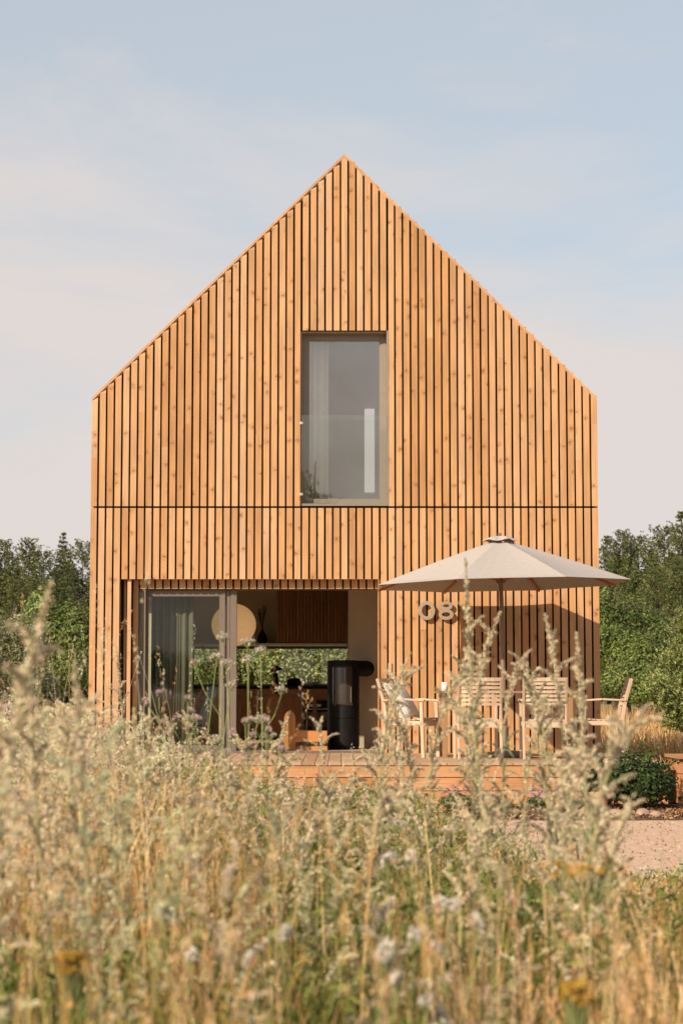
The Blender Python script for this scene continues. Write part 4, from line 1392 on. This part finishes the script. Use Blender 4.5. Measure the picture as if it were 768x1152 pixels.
for i in range(9):
    a = 0.7 * i
    b.tube([(0.03 * math.cos(a), 0.03 * math.sin(a), 0), (0.2 * math.cos(a), 0.16 * math.sin(a), 0.32)], [0.012, 0.006], 5)
b.build('stem', M['bark'], bu, local=True)

# small flowering plants in the bed
def bed_plant(px, py, y, w_, h, flower, label):
    p = at(px, py, y)
    o = tag(empty('flowering_plant', (p.x, y, 0)), label, 'plant', 'plants in the bed before the deck')
    g = np.random.default_rng(int(px))
    V, F, C = leaf_cloud((0, 0, h * 0.45), (w_, w_ * 0.8, h * 0.5), 700, 0.05, 0.02, [(0.10, 0.13, 0.045), (0.15, 0.16, 0.07), (0.07, 0.10, 0.03)], g, 7, 0.6)
    np_obj('foliage', V, F, C, M['leaf'], o)
    n = 90
    P = np.stack([g.normal(0, w_ * 0.5, n), g.normal(0, w_ * 0.4, n), h * g.uniform(0.75, 1.1, n)], 1)
    V, F, C = diamonds(P, g.normal(size=(n, 3)), 0.028, 0.022, pick([flower], n, 0.15, g), g)
    np_obj('blossoms', V, F, C, M['petal'], o)
    return o
bed_plant(515, 920, -5.0, 0.22, 0.24, (0.30, 0.20, 0.30), 'low leafy plant in the bed left of the chairs')
bed_plant(607, 915, -5.1, 0.16, 0.22, (0.34, 0.22, 0.38), 'purple flowering plant in the bed below the right chair')
bed_plant(560, 918, -5.2, 0.14, 0.16, (0.35, 0.18, 0.12), 'small reddish plant between the other bed plants')
bed_plant(410, 912, -4.9, 0.20, 0.28, (0.20, 0.25, 0.06), 'bright green tuft growing at the deck below the doorway')
bed_plant(640, 918, -5.0, 0.13, 0.18, (0.40, 0.30, 0.20), 'small dry plant left of the terracotta pot')

# ------------------------------------------------------------------ the meadow
STRAW = [(0.56, 0.325, 0.120), (0.64, 0.415, 0.19), (0.49, 0.265, 0.085), (0.60, 0.39, 0.19), (0.44, 0.225, 0.07), (0.26, 0.135, 0.05), (0.36, 0.24, 0.07)]
SILVER = [(0.65, 0.54, 0.36), (0.70, 0.575, 0.40), (0.54, 0.47, 0.29), (0.70, 0.53, 0.385), (0.48, 0.44, 0.26)]
GREENS = [(0.11, 0.145, 0.026), (0.16, 0.195, 0.040), (0.07, 0.095, 0.018), (0.21, 0.23, 0.055), (0.18, 0.17, 0.045)]

TOPX = np.array([-200, 0, 60, 110, 160, 215, 250, 300, 360, 420, 450, 500, 560, 610, 650, 700, 768, 960])
TOPY = np.array([775, 785, 785, 800, 818, 842, 862, 876, 884, 892, 884, 912, 940, 960, 976, 984, 981, 982])
def tall(x, y):
    """height the growth reaches: a stand of mugwort on the left thins out to low hay by the sandy path on the right"""
    d = y + 24.9
    px = 384 + x / d * FPX
    return CAM.z - (np.interp(px, TOPX, TOPY) - 782) / FPX * d

def on_path(x, y):
    e = 0.9 + 0.35 * np.sin(y * 1.7) + 0.25 * np.sin(y * 4.1 + 1)
    return (y > -11.9 + 0.35 * np.sin(x * 2.3)) & (x > e)

def scatter(n, d0, d1, g, marg=1.0, keep_path=0.0, pw=1.0, ylim=-6.4):
    d = d0 + (d1 - d0) * g.uniform(0, 1, n) ** pw
    x = g.uniform(-1, 1, n) * (0.19 * d + marg)
    y = d - 24.9
    ok = y < np.where(x < 0.9, -3.75 + 0 * x, ylim)
    ok &= ~(on_path(x, y) & (g.uniform(0, 1, n) > keep_path))
    return x[ok], y[ok]

def greenness(x, y):
    px = 384 + x / (y + 24.9) * FPX
    # fewer green plants on the dry strip next to the sandy path
    p = np.sin(x * 2.1 + 0.6) * np.sin(y * 1.3 + 0.4) + 0.55 * np.sin(x * 5.3) * np.sin(y * 3.7)
    p = p - 0.5 * ((y > -17.0) & (px > 560))
    return p + 0.95 * np.exp(-((px - 450) / 150) ** 2) * (y < -15.0) + 0.06 + 0.35 * np.exp(-((px - 120) / 60) ** 2) * (y < -18)

def hay(name, n, d0, d1, seed, pal, hs, marg, wid, head_p=0.55, pw=0.8, keep=0.05, hmax=0.95):
    g = np.random.default_rng(seed)
    x, y = scatter(n, d0, d1, g, marg, keep, pw)
    k = ~((greenness(x, y) > 0.22) & (g.uniform(0, 1, len(x)) < 0.90))
    x, y = x[k], y[k]
    n = len(x)
    H = np.clip(tall(x, y), 0.07, hmax)
    h = np.clip(H * g.uniform(hs[0], hs[1], n), 0.05, max(1.25, hmax))
    base = np.stack([x, y, np.zeros(n)], 1)
    nb = NB()
    clump = 0.5 + 0.5 * np.sin(x * 3.1 + 1.3 * np.sin(y * 2.2)) * np.sin(y * 2.7 + 0.7 * x)
    c = pick(pal, n, 0.16, g) * (0.82 + 0.36 * clump)[:, None]
    V, F, C, P = ribbons(base, h, g.uniform(0, 6.28, n), np.abs(g.normal(0.12, 0.16, n)), wid * g.uniform(0.6, 1.5, n), c, 5, g, np.clip(g.normal(0.02, 0.1, n), 0, 0.4))
    nb.add(V, F, C)
    sel = np.where((g.uniform(0, 1, n) < head_p) & (h > 0.15))[0]
    if len(sel):
        K = 22
        t = g.uniform(0, 1, (len(sel), K))
        tip, pre = P[sel, -1], P[sel, -2]
        ax = unit(tip - pre)
        ln = (0.07 + 0.10 * g.uniform(0, 1, len(sel))) * np.clip(h[sel] / 0.6, 0.5, 1.2)
        fat = g.uniform(0.004, 0.011, len(sel))
        Q = tip[:, None] + ax[:, None] * (t[..., None] - 0.45) * ln[:, None, None] + g.normal(size=(len(sel), K, 3)) * (fat[:, None] * (1.1 - t) ** 0.7)[..., None]
        D_ = ax[:, None] * 1.0 + g.normal(size=(len(sel), K, 3)) * 0.45
        hc = np.clip(np.repeat(c[sel] * np.array([1.12, 1.1, 1.12]) + 0.02, K, 0) * (1 + g.normal(0, 0.12, (len(sel) * K, 1))), 0.01, 0.8)
        nb.add(*diamonds(Q.reshape(-1, 3), D_.reshape(-1, 3), g.uniform(0.010, 0.022, len(sel) * K), 0.0032, hc, g))
    return nb.build(name, M['grass'])

def weeds(name, n, d0, d1, seed, pal, frac, marg, hmax=1.2, nbr=11, nbud=20, bud=0.013, xcond=None, lowpal=None):
    """mugwort mass: leaning stems carrying side sprays of tiny buds"""
    g = np.random.default_rng(seed)
    x, y = scatter(n, d0, d1, g, marg, 0.0, 0.8)
    if xcond is not None:
        k = xcond(x, y, g) & ~((greenness(x, y) > 0.3) & (y < -17) & (g.uniform(0, 1, len(x)) < 0.8)); x, y = x[k], y[k]
    n = len(x)
    h = np.clip(tall(x, y) * g.uniform(frac[0], frac[1], n), 0.10, hmax)
    base = np.stack([x, y, np.zeros(n)], 1)
    nb = NB()
    c = pick(pal, n, 0.13, g)
    V, F, C, P = ribbons(base, h, g.uniform(0, 6.28, n), np.abs(g.normal(0.08, 0.1, n)), g.uniform(0.004, 0.007, n), c * np.array([0.75, 0.68, 0.55]), 5, g)
    nb.add(V, F, C)
    # side branches
    tb = g.uniform(0.45, 1.0, (n, nbr)); tb[:, 0] = 0.86
    i0 = np.clip((tb * 5).astype(int), 0, 4)
    fr_ = tb * 5 - i0
    idx = np.arange(n)[:, None]
    B0 = P[idx, i0] * (1 - fr_)[..., None] + P[idx, i0 + 1] * fr_[..., None]
    a = g.uniform(0, 6.28, (n, nbr))
    Lb = h[:, None] * (0.05 + 0.22 * (1.02 - tb)) * g.uniform(0.6, 1.3, (n, nbr)) + 0.045
    out = g.uniform(0.2, 0.6, (n, nbr)); out[:, 0] = 0.05
    curl = g.normal(1.0, 0.15, (n, nbr))
    t = g.uniform(0.1, 1.0, (n, nbr, nbud)) ** 0.8
    hx = Lb[..., None] * out[..., None] * (t + 0.6 * t ** 2)
    hz = Lb[..., None] * (curl[..., None] * t - 0.32 * t ** 3)
    Q = B0[:, :, None, :] + np.stack([np.cos(a)[..., None] * hx, np.sin(a)[..., None] * hx, hz], -1) + g.normal(0, 1, (n, nbr, nbud, 3)) * (0.0058 * (1.15 - t) ** 0.6)[..., None]
    D_ = np.stack([np.cos(a)[..., None] * 0.7 + 0 * t, np.sin(a)[..., None] * 0.7 + 0 * t, 0.8 - 0.9 * t], -1) + g.normal(0, 0.5, Q.shape)
    m_ = n * nbr * nbud
    cc = np.repeat(c, nbr * nbud, 0) * (1 + g.normal(0, 0.16, (m_, 1)))
    sz = g.uniform(0.75, 1.35, m_) * bud
    nb.add(*diamonds(Q.reshape(-1, 3), D_.reshape(-1, 3), sz, sz * 0.52, np.clip(cc, 0.01, 0.8), g))
    # leaves low on the stem
    nl = 9
    tl = g.uniform(0.08, 0.6, (n, nl))
    Ql = base[:, None] + np.stack([g.normal(0, 0.03, (n, nl)), g.normal(0, 0.03, (n, nl)), h[:, None] * tl], -1)
    cl = pick(lowpal or GREENS, n * nl, 0.2, g)
    nb.add(*diamonds(Ql.reshape(-1, 3), g.normal(0, 1, (n * nl, 3)) + np.array([0, 0, 0.3]), g.uniform(0.05, 0.10, n * nl), g.uniform(0.006, 0.013, n * nl), cl, g))
    return nb.build(name, M['grass'])

def green(name, n, d0, d1, seed, marg, hs=(0.2, 0.75), keep=0.0, hmax=0.7):
    g = np.random.default_rng(seed)
    x, y = scatter(n, d0, d1, g, marg, keep, 0.8)
    k = greenness(x, y) + g.normal(0, 0.3, len(x)) > 0.0
    x, y = x[k], y[k]
    n = len(x)
    h = np.clip(np.clip(tall(x, y), 0.08, hmax) * g.uniform(*hs, n), 0.04, 0.8)
    base = np.stack([x, y, np.zeros(n)], 1)
    c = pick(GREENS, n, 0.2, g)
    nb = NB()
    V, F, C, P = ribbons(base, h, g.uniform(0, 6.28, n), np.abs(g.normal(0.3, 0.25, n)), g.uniform(0.004, 0.010, n), c, 4, g, np.clip(g.normal(0.1, 0.15, n), 0, 0.5))
    nb.add(V, F, C)
    nl = 6
    t = g.uniform(0.3, 1, (n, nl))
    Q = base[:, None] + (P[:, -1] - base)[:, None] * t[..., None] + g.normal(0, 0.02, (n, nl, 3))
    nb.add(*diamonds(Q.reshape(-1, 3), g.normal(0, 1, (n * nl, 3)), g.uniform(0.025, 0.08, n * nl), g.uniform(0.007, 0.016, n * nl), np.repeat(c, nl, 0) * (1 + g.normal(0, 0.15, (n * nl, 1))), g))
    return nb.build(name, M['grass'])

tag(hay('dry_grass', 21000, 2.3, 11.0, 101, STRAW, (0.25, 0.92), 1.7, 0.0048, 0.34), 'dry straw-coloured grass with seed heads filling the foreground', 'grass', kind='stuff')
tag(hay('distant_dry_grass', 40000, 9.0, 21.0, 102, STRAW, (0.3, 0.85), 2.2, 0.005, 0.35, 0.9), 'dry straw-coloured grass growing up to the deck', 'grass', kind='stuff')
tag(hay('tall_hay_stalks', 8200, 2.4, 10.0, 108, [(0.60, 0.40, 0.18), (0.66, 0.46, 0.26), (0.56, 0.33, 0.12)], (0.6, 1.0), 1.0, 0.0062, 0.30, 0.8), 'thick pale hay stalks standing upright among the foreground grass', 'grass', kind='stuff')
tag(hay('wispy_tall_grass', 480, 6.0, 16.5, 110, SILVER + STRAW[:2], (1.0, 1.7), 0.8, 0.0032, 1.0, 0.9, 0.0, 1.5), 'thin wispy grass stems rising above the rest of the meadow', 'grass', kind='stuff')
tag(green('green_undergrowth', 96000, 2.3, 20.5, 103, 1.5, (0.35, 1.02)), 'green grass and leaves growing between the dry stalks', 'undergrowth', kind='stuff')
dense_left = lambda x, y, g: g.uniform(0, 1, len(x)) < np.interp(384 + x / (y + 24.9) * FPX, [-100, 120, 250, 420, 560, 768], [1, 1, 0.8, 0.55, 0.40, 0.12])
tag(weeds('near_mugwort', 620, 3.4, 8.5, 109, SILVER, (0.5, 1.0), 0.6, 1.22, 9, 95, 0.0085, xcond=lambda x, y, g: dense_left(x, y, g) & (g.uniform(0, 1, len(x)) < 0.75)), 'pale mugwort spikes in the nearest part of the meadow', 'weeds', kind='stuff')
tag(weeds('mugwort_stand', 1500, 8.0, 20.0, 104, SILVER, (0.5, 1.04), 0.8, 1.22, 9, 50, 0.0125, xcond=dense_left), 'silvery mass of mugwort on the left of the meadow', 'weeds', kind='stuff')

# dry field behind the house
def field(name, n, y0, y1, seed):
    g = np.random.default_rng(seed)
    y = y0 + (y1 - y0) * g.uniform(0, 1, n) ** 1.1
    lim = 0.20 * (y + 24.9) + 1.5
    x = g.uniform(-1, 1, n) * lim
    k = np.abs(x - CX) > np.where(y < LEN + 0.3, HW + 0.25, 0.0)
    k &= ~((np.abs(x) < 2.6) & (y > LEN))
    x, y = x[k], y[k]; n = len(x)
    z = ground_z(x, y)
    base = np.stack([x, y, z], 1)
    c = pick(STRAW + [(0.55, 0.38, 0.2)], n, 0.12, g)
    V, F, C, P = ribbons(base, g.uniform(0.15, 0.5, n), g.uniform(0, 6.28, n), np.abs(g.normal(0.3, 0.2, n)), g.uniform(0.012, 0.03, n), c, 2, g)
    nb = NB(); nb.add(V, F, C)
    return tag(nb.build(name, M['grass']), 'dry pale grass of the field beyond the house', 'grass', kind='stuff')
field('field_grass', 42000, -3.2, 44, 105)

# ------------------------------------------------------------------ tall single plants
TIP = {}
def mugwort(seed, H, nod=0.0, spread=1.0, thick=1.0):
    g = np.random.default_rng(seed); r = random.Random(seed)
    root = empty('tall_mugwort')
    la = math.pi * r.choice((0, 1)) + r.uniform(-0.7, 0.7); lean = r.uniform(0.03, 0.10)
    def axis(t):
        z = H * (t - nod * max(0, t - 0.75) ** 2 * 6)
        off = H * (lean * t ** 2 + nod * 1.1 * max(0, t - 0.68) ** 1.6)
        return np.array([off * math.cos(la) + 0.012 * math.sin(7 * t), off * math.sin(la), z])
    TIP[root.name] = axis(1.0)
    ts = np.linspace(0, 1, 12)
    b = MB(); b.tube([tuple(axis(t)) for t in ts], [0.005 * thick * (1 - 0.75 * t) + 0.0008 for t in ts], 6)
    Pc, Dc = [], []
    def plume(P0, m_, fat, ax):
        tp = g.uniform(0, 1, m_)
        k = np.clip(tp * (len(P0) - 1), 0, len(P0) - 1.001); i0 = k.astype(int); f_ = (k - i0)[:, None]
        Q = P0[i0] * (1 - f_) + P0[i0 + 1] * f_
        knob = 0.75 + 0.35 * np.sin(tp * 40 + r.uniform(0, 6))
        Q = Q + g.normal(0, 1, (m_, 3)) * (fat * knob * np.clip(1.15 - tp, 0.12, 1) ** 0.6)[:, None]
        Pc.append(Q); Dc.append(unit(P0[i0 + 1] - P0[i0]) + g.normal(0, 0.5, (m_, 3)))
    nbr = int(r.uniform(13, 20) * spread)
    for k in range(nbr):
        t = 0.38 + 0.56 * (k / nbr) ** 0.9
        o = axis(t); a = k * 2.4 + r.uniform(-0.6, 0.6)
        L_ = (0.045 + 0.15 * (1.0 - t) * r.uniform(0.5, 1.5)) * (0.6 + 0.3 * H)
        ca, sa = math.cos(a), math.sin(a)
        out, nd = r.uniform(0.30, 0.62), r.uniform(0.1, 0.55)
        P0 = np.array([o + np.array([ca * L_ * out * (u + 0.6 * u ** 2), sa * L_ * out * (u + 0.6 * u ** 2), L_ * (1.05 * u - nd * u ** 3)]) for u in np.linspace(0, 1, 6)])
        b.tube([tuple(p) for p in P0], [0.0018, 0.0016, 0.0013, 0.001, 0.0008, 0.0006], 4, cap=False)
        plume(P0[1:] if L_ > 0.1 else P0, int(45 + 1250 * L_), 0.0056 * thick, a)
    P0 = np.array([axis(t) for t in np.linspace(0.78, 1.0, 7)])
    plume(P0, int(380 * H / 1.3), 0.0066 * thick, 0)
    b.build('stem', M['stem'], root, local=True)
    P, D_ = np.concatenate(Pc), np.concatenate(Dc)
    c = pick(SILVER, len(P), 0.14, g)
    sz = g.uniform(0.006, 0.012, len(P)) * thick ** 0.5
    V, F, C = diamonds(P, D_, sz, sz * 0.55, c, g)
    np_obj('flower_spike', V, F, C, M['grass'], root)
    nl = 40
    t = g.uniform(0.1, 0.7, nl); ax = np.array([axis(q) for q in t])
    dd = g.normal(0, 1, (nl, 3)) + np.array([0, 0, 0.2])
    V, F, C = diamonds(ax + unit(dd) * 0.04, dd, g.uniform(0.04, 0.09, nl), 0.009, pick([(0.22, 0.24, 0.11), (0.30, 0.29, 0.15), (0.16, 0.18, 0.07)], nl, 0.2, g), g)
    np_obj('leaves', V, F, C, M['leaf'], root)
    return root

def umbel(seed, H, petal=(0.66, 0.575, 0.44), heads=3, hr=0.035, droop=False):
    g = np.random.default_rng(seed); r = random.Random(seed)
    root = empty('umbel_flower')
    b = MB(); la = r.uniform(0, 6.28)
    P = lambda t: Vector((0.10 * H * t * t * math.cos(la), 0.10 * H * t * t * math.sin(la), H * t))
    b.tube([P(t) for t in (0, 0.3, 0.6, 0.8, 1)], [0.004, 0.0035, 0.003, 0.0025, 0.002], 6)
    tips = [(P(1.0), hr)]; parts = []
    for k in range(heads - 1):
        t = r.uniform(0.55, 0.8); a = r.uniform(0, 6.28); L_ = r.uniform(0.10, 0.22) * H
        e = P(t) + Vector((math.cos(a) * L_ * 0.55, math.sin(a) * L_ * 0.55, L_))
        b.tube([P(t), P(t).lerp(e, 0.5) + Vector((math.cos(a) * 0.015, math.sin(a) * 0.015, 0)), e], [0.0025, 0.002, 0.0017], 5)
        tips.append((e, hr * r.uniform(0.7, 1.0)))
    for e, q in tips:
        nb = NB(); parts.append(nb)
        for k in range(12):
            a = k * 2.4 + r.uniform(-0.4, 0.4); rr = q * math.sqrt((k + 0.4) / 12) * r.uniform(0.85, 1.2)
            c = e + Vector((rr * math.cos(a), rr * math.sin(a), 0.040 - rr * rr / q * 0.45 + r.uniform(-0.008, 0.008)))
            b.tube([e, c], [0.0012, 0.0009], 4, cap=False)
            m_ = 15
            Q = np.array(c) + g.normal(0, 1, (m_, 3)) * np.array([q * 0.115, q * 0.115, 0.0045])
            nb.add(*diamonds(Q, g.normal(0, 1, (m_, 3)) * np.array([1, 1, 0.35]), 0.009, 0.0075, pick([petal, tuple(x * 0.8 for x in petal)], m_, 0.08, g), g))
    b.build('stem', M['greenstem'], root, local=True)
    for nb in parts: nb.build('flower_head', M['petal'], root)
    return root

def thistle(seed, H):
    g = np.random.default_rng(seed); r = random.Random(seed)
    root = empty('thistle')
    b = MB()
    b.tube([(0, 0, 0), (0.02, 0.01, H * 0.6), (0.01, 0.03, H)], [0.004, 0.003, 0.002], 6)
    tips = [np.array([0.01, 0.03, H])]
    for k in range(5):
        a = 1.3 * k; z = H * r.uniform(0.75, 0.9); L_ = r.uniform(0.06, 0.14)
        e = np.array([math.cos(a) * L_ * 0.6, math.sin(a) * L_ * 0.6, z + L_])
        b.tube([(0.015, 0.02, z), tuple(e)], [0.002, 0.0015], 5); tips.append(e)
    for e in tips:
        nbp, nbc = NB(), NB()
        d = unit(g.normal(0, 1, (60, 3)) + np.array([0, 0, 0.9]))
        nbp.add(*diamonds(e + d * 0.011, d, 0.024, 0.004, pick([(0.58, 0.36, 0.38), (0.66, 0.47, 0.46), (0.62, 0.48, 0.42)], 60, 0.12, g), g))
        d = unit(g.normal(0, 1, (40, 3)) - np.array([0, 0, 0.6]))
        nbc.add(*diamonds(e + d * 0.008 - np.array([0, 0, 0.004]), d, 0.014, 0.007, pick(GREENS, 40, 0.2, g), g))
        nbc.build('bract', M['leaf'], nbp.build('flower_head', M['petal'], root))
    b.build('stem', M['greenstem'], root, local=True)
    return root

def tansy(seed, H, spread=0.09):
    g = np.random.default_rng(seed); r = random.Random(seed)
    root = empty('tansy')
    b = MB(); nb, nl = NB(), NB()
    b.tube([(0, 0, 0), (0.01, 0.0, H * 0.6), (0.0, 0.01, H * 0.86)], [0.004, 0.0035, 0.003], 6)
    for k in range(30):
        a = 2.4 * k; rr = spread * math.sqrt(k / 30)
        c = np.array([rr * math.cos(a), rr * math.sin(a), H + r.uniform(-0.015, 0.015) - rr * 0.3])
        b.tube([(0, 0.01, H * 0.84), tuple(c)], [0.002, 0.0012], 4, cap=False)
        d = unit(g.normal(0, 1, (26, 3)) + np.array([0, 0, 0.7]))
        nb.add(*diamonds(c + d * np.array([0.006, 0.006, 0.004]), d + g.normal(0, .4, d.shape), 0.009, 0.007, pick([(0.62, 0.40, 0.06), (0.52, 0.30, 0.05), (0.40, 0.22, 0.05), (0.66, 0.47, 0.10)], 26, 0.12, g), g))
    n = 50
    t = g.uniform(0.1, 0.9, n)
    d = g.normal(0, 1, (n, 3))
    nl.add(*diamonds(np.stack([0.01 * t, 0 * t, H * t], 1) + unit(d) * 0.035, d, 0.08, 0.02, pick(GREENS, n, 0.2, g), g))
    b.build('stem', M['greenstem'], root, local=True)
    nb.build('flower_head', M['petal'], root)
    nl.build('leaves', M['leaf'], root)
    return root

def plant_at(make, px, ptop, d, label, group, *a, rz=None, cat='plant', **kw):
    y = d - 24.9
    top = at(px, ptop, y)
    if make is umbel and d < 7: kw['petal'] = (0.84, 0.77, 0.66); kw['hr'] *= 0.68
    o = make(int(px * 7 + ptop), top.z, *a, **kw)
    tp = TIP.get(o.name, (0, 0, top.z))
    o.location = (top.x - tp[0], y - tp[1], top.z - tp[2])
    if o.location.z > 0: o.location.z = 0
    if rz is not None: o.rotation_euler = (0, 0, rz)
    return tag(o, label, cat, group)

GM = 'tall mugwort stalks rising above the meadow'
mug = [  # column of the tip, row of the tip, distance, nod, thickness, label
    (57, 655, 3.7, 0.0, 1.45, 'thick blurred mugwort stalk standing tallest on the left, against the dark trees'),
    (84, 745, 4.2, 0.0, 1.25, 'blurred mugwort stalk leaning right, beside the tallest stalk on the left'),
    (31, 745, 4.6, 0.0, 1.2, 'shorter blurred mugwort stalk left of the tallest stalk on the left'),
    (8, 760, 5.0, 0.1, 1.2, 'blurred mugwort stalk at the left edge of the photo'),
    (131, 728, 10.5, 0.0, 1.0, 'upright mugwort spike in front of the left corner slats'),
    (72, 775, 5.2, 0.1, 1.15, 'short mugwort stalk right below the tallest stalk on the left'),
    (104, 770, 6.0, 0.25, 1.1, 'mugwort stalk leaning against the view of the left house corner'),
    (118, 792, 7.2, 0.3, 1.1, 'low mugwort stalk at the foot of the left corner slats'),
    (172, 800, 6.6, 0.35, 1.1, 'low mugwort stalk below the left door jamb'),
    (243, 812, 7.4, 0.4, 1.1, 'mugwort stalk below the tallest white umbel'),
    (310, 842, 7.0, 0.45, 1.1, 'mugwort stalk crossing the deck front below the low wooden seat'),
    (340, 812, 8.4, 0.4, 1.0, 'nodding mugwort stalk left of the black stove'),
    (412, 835, 7.8, 0.4, 1.0, 'mugwort stalk crossing the deck edge below the doorway corner'),
    (262, 792, 8.2, 0.35, 0.85, 'slim mugwort stalk before the door stile'),
    (352, 775, 8.6, 0.3, 0.8, 'slim mugwort stalk reaching up to the worktop left of the stove'),
    (424, 768, 7.6, 0.25, 0.85, 'slim mugwort stalk at the right edge of the doorway'),
    (478, 700, 7.4, 0.3, 0.85, 'slim nodding mugwort stalk below the digit nought'),
    (508, 690, 7.8, 0.3, 0.85, 'slim nodding mugwort stalk below the digit eight'),
    (596, 690, 7.5, 0.25, 0.9, 'slim mugwort stalk above the left edge of the right slatted chair'),
    (636, 735, 7.0, 0.35, 0.9, 'slim nodding mugwort stalk in the umbrella shadow right of the chairs'),
    (676, 800, 5.8, 0.3, 0.95, 'slim mugwort stalk before the side-on chair'),
    (724, 850, 5.2, 0.3, 1.0, 'slim mugwort stalk between the round bush and the planter box'),
    (158, 776, 8.5, 0.15, 1.0, 'mugwort spike before the left jamb of the sliding door'),
    (186, 782, 9.0, 0.2, 1.0, 'mugwort spike before the curtain, left of the white umbels'),
    (206, 778, 9.5, 0.2, 1.0, 'mugwort spike just left of the blue lounge chair'),
    (226, 792, 9.2, 0.3, 1.0, 'mugwort spike in front of the blue lounge chair'),
    (292, 797, 9.0, 0.55, 1.05, 'nodding mugwort spike below the white umbels'),
    (326, 790, 9.6, 0.1, 1.05, 'mugwort spike before the low wooden seat'),
    (398, 806, 8.8, 0.5, 1.05, 'nodding mugwort spike before the black stove'),
    (436, 740, 8.6, 0.1, 0.8, 'slender mugwort stalk before the doorway edge of the right wall'),
    (462, 712, 8.2, 0.15, 0.8, 'thin mugwort stalk just below the house number'),
    (523, 628, 6.6, 0.0, 0.95, 'mugwort stalk whose thin tip crosses the beige canopy'),
    (545, 690, 7.0, 0.35, 1.05, 'nodding mugwort stalk left of the umbrella pole'),
    (562, 662, 7.2, 0.15, 1.1, 'dense mugwort stalk directly before the umbrella pole'),
    (500, 745, 7.4, 0.3, 1.1, 'bushy mugwort stalk before the left slatted chair'),
    (585, 715, 6.8, 0.25, 1.05, 'mugwort stalk between the two slatted chairs'),
    (612, 672, 7.0, 0.1, 1.1, 'tall mugwort stalk before the right slatted chair'),
    (648, 702, 6.2, 0.05, 1.1, 'mugwort stalk rising before the right house corner'),
    (664, 790, 5.4, 0.3, 1.2, 'blurred mugwort stalk before the round green bush'),
    (742, 726, 4.6, 0.35, 1.25, 'blurred mugwort stalk leaning across the young pine'),
    (700, 862, 4.9, 0.3, 1.2, 'short mugwort stalk right of the round green bush'),
    (445, 772, 7.6, 0.3, 1.15, 'mugwort stalk leaning before the cushioned chair and the doorway'),
    (574, 690, 7.6, 0.35, 1.1, 'nodding mugwort stalk just right of the umbrella pole'),
    (630, 760, 6.6, 0.35, 1.15, 'mugwort stalk at the right edge of the right slatted chair'),
    (460, 842, 5.6, 0.4, 1.25, 'low fluffy mugwort before the deck below the cushioned chair'),
    (580, 850, 5.4, 0.4, 1.25, 'low fluffy mugwort before the deck between the slatted chairs'),
    (350, 838, 7.6, 0.5, 1.15, 'nodding mugwort before the threshold right of the umbels'),
    (272, 832, 7.2, 0.45, 1.15, 'nodding mugwort before the deck edge left of the low seat'),
    (378, 872, 6.2, 0.4, 1.2, 'low mugwort before the deck boards below the stove'),
]
for i, (px, py, d, nod, th_, lab) in enumerate(mug):
    plant_at(mugwort, px, py, d, lab, GM, nod, 1.0, th_)

GU = 'white umbel flowers in the meadow'
for (px, py, d, heads, hr, lab) in (
    (247, 722, 9.6, 2, 0.034, 'tallest white umbel, overlapping the door post'), (224, 745, 9.4, 2, 0.036, 'white umbel in front of the curtain'),
    (281, 730, 9.2, 3, 0.034, 'white umbel below the paper lantern'), (298, 737, 9.5, 3, 0.032, 'white umbel before the kitchen window'),
    (262, 752, 9.3, 3, 0.040, 'broad white umbel before the door stile'), (236, 778, 9.0, 3, 0.03, 'low white umbel before the door sash'),
    (397, 1093, 3.6, 2, 0.020, 'small white yarrow lowest in the middle of the foreground'), (420, 980, 5.0, 3, 0.026, 'white yarrow highest in the middle of the foreground'),
    (476, 1034, 4.4, 3, 0.028, 'white yarrow pair right of the foreground middle'), (447, 1078, 3.8, 4, 0.022, 'white yarrow cluster close above the bottom middle'),
    (310, 1066, 4.0, 2, 0.02, 'white yarrow left of the foreground middle'), (487, 978, 5.2, 2, 0.024, 'white yarrow by the near edge of the sandy path'),
    (655, 933, 6.0, 1, 0.024, 'single white flower seen against the sandy path'), (500, 1060, 3.9, 3, 0.02, 'white yarrow low among green leaves on the right'),
    (207, 1042, 4.2, 2, 0.02, 'white yarrow among the straw at the left'), (448, 935, 7.0, 3, 0.034, 'pale umbel before the front boards of the deck')):
    plant_at(umbel, px, py, d, lab, GU, heads=heads, hr=hr, cat='flower')
GT = 'pink thistles in the meadow'
for (px, py, d, lab) in ((208, 786, 9.0, 'pink thistle before the door curtain'), (296, 812, 8.2, 'pink thistle below the umbels at the doorway'), (176, 780, 9.4, 'pink thistle by the left door jamb'),
                         (273, 812, 8.6, 'pink thistle below the door stile')):
    plant_at(thistle, px, py, d, lab, GT, cat='flower')
plant_at(tansy, 662, 966, 4.6, 'yellow tansy cluster against the sandy path', 'yellow tansy in the meadow', cat='flower')
plant_at(tansy, 648, 1112, 3.4, 'yellow tansy low at the bottom right', 'yellow tansy in the meadow', 0.03, cat='flower')
plant_at(tansy, 80, 1080, 3.6, 'yellow tansy low at the bottom left', 'yellow tansy in the meadow', 0.03, cat='flower')
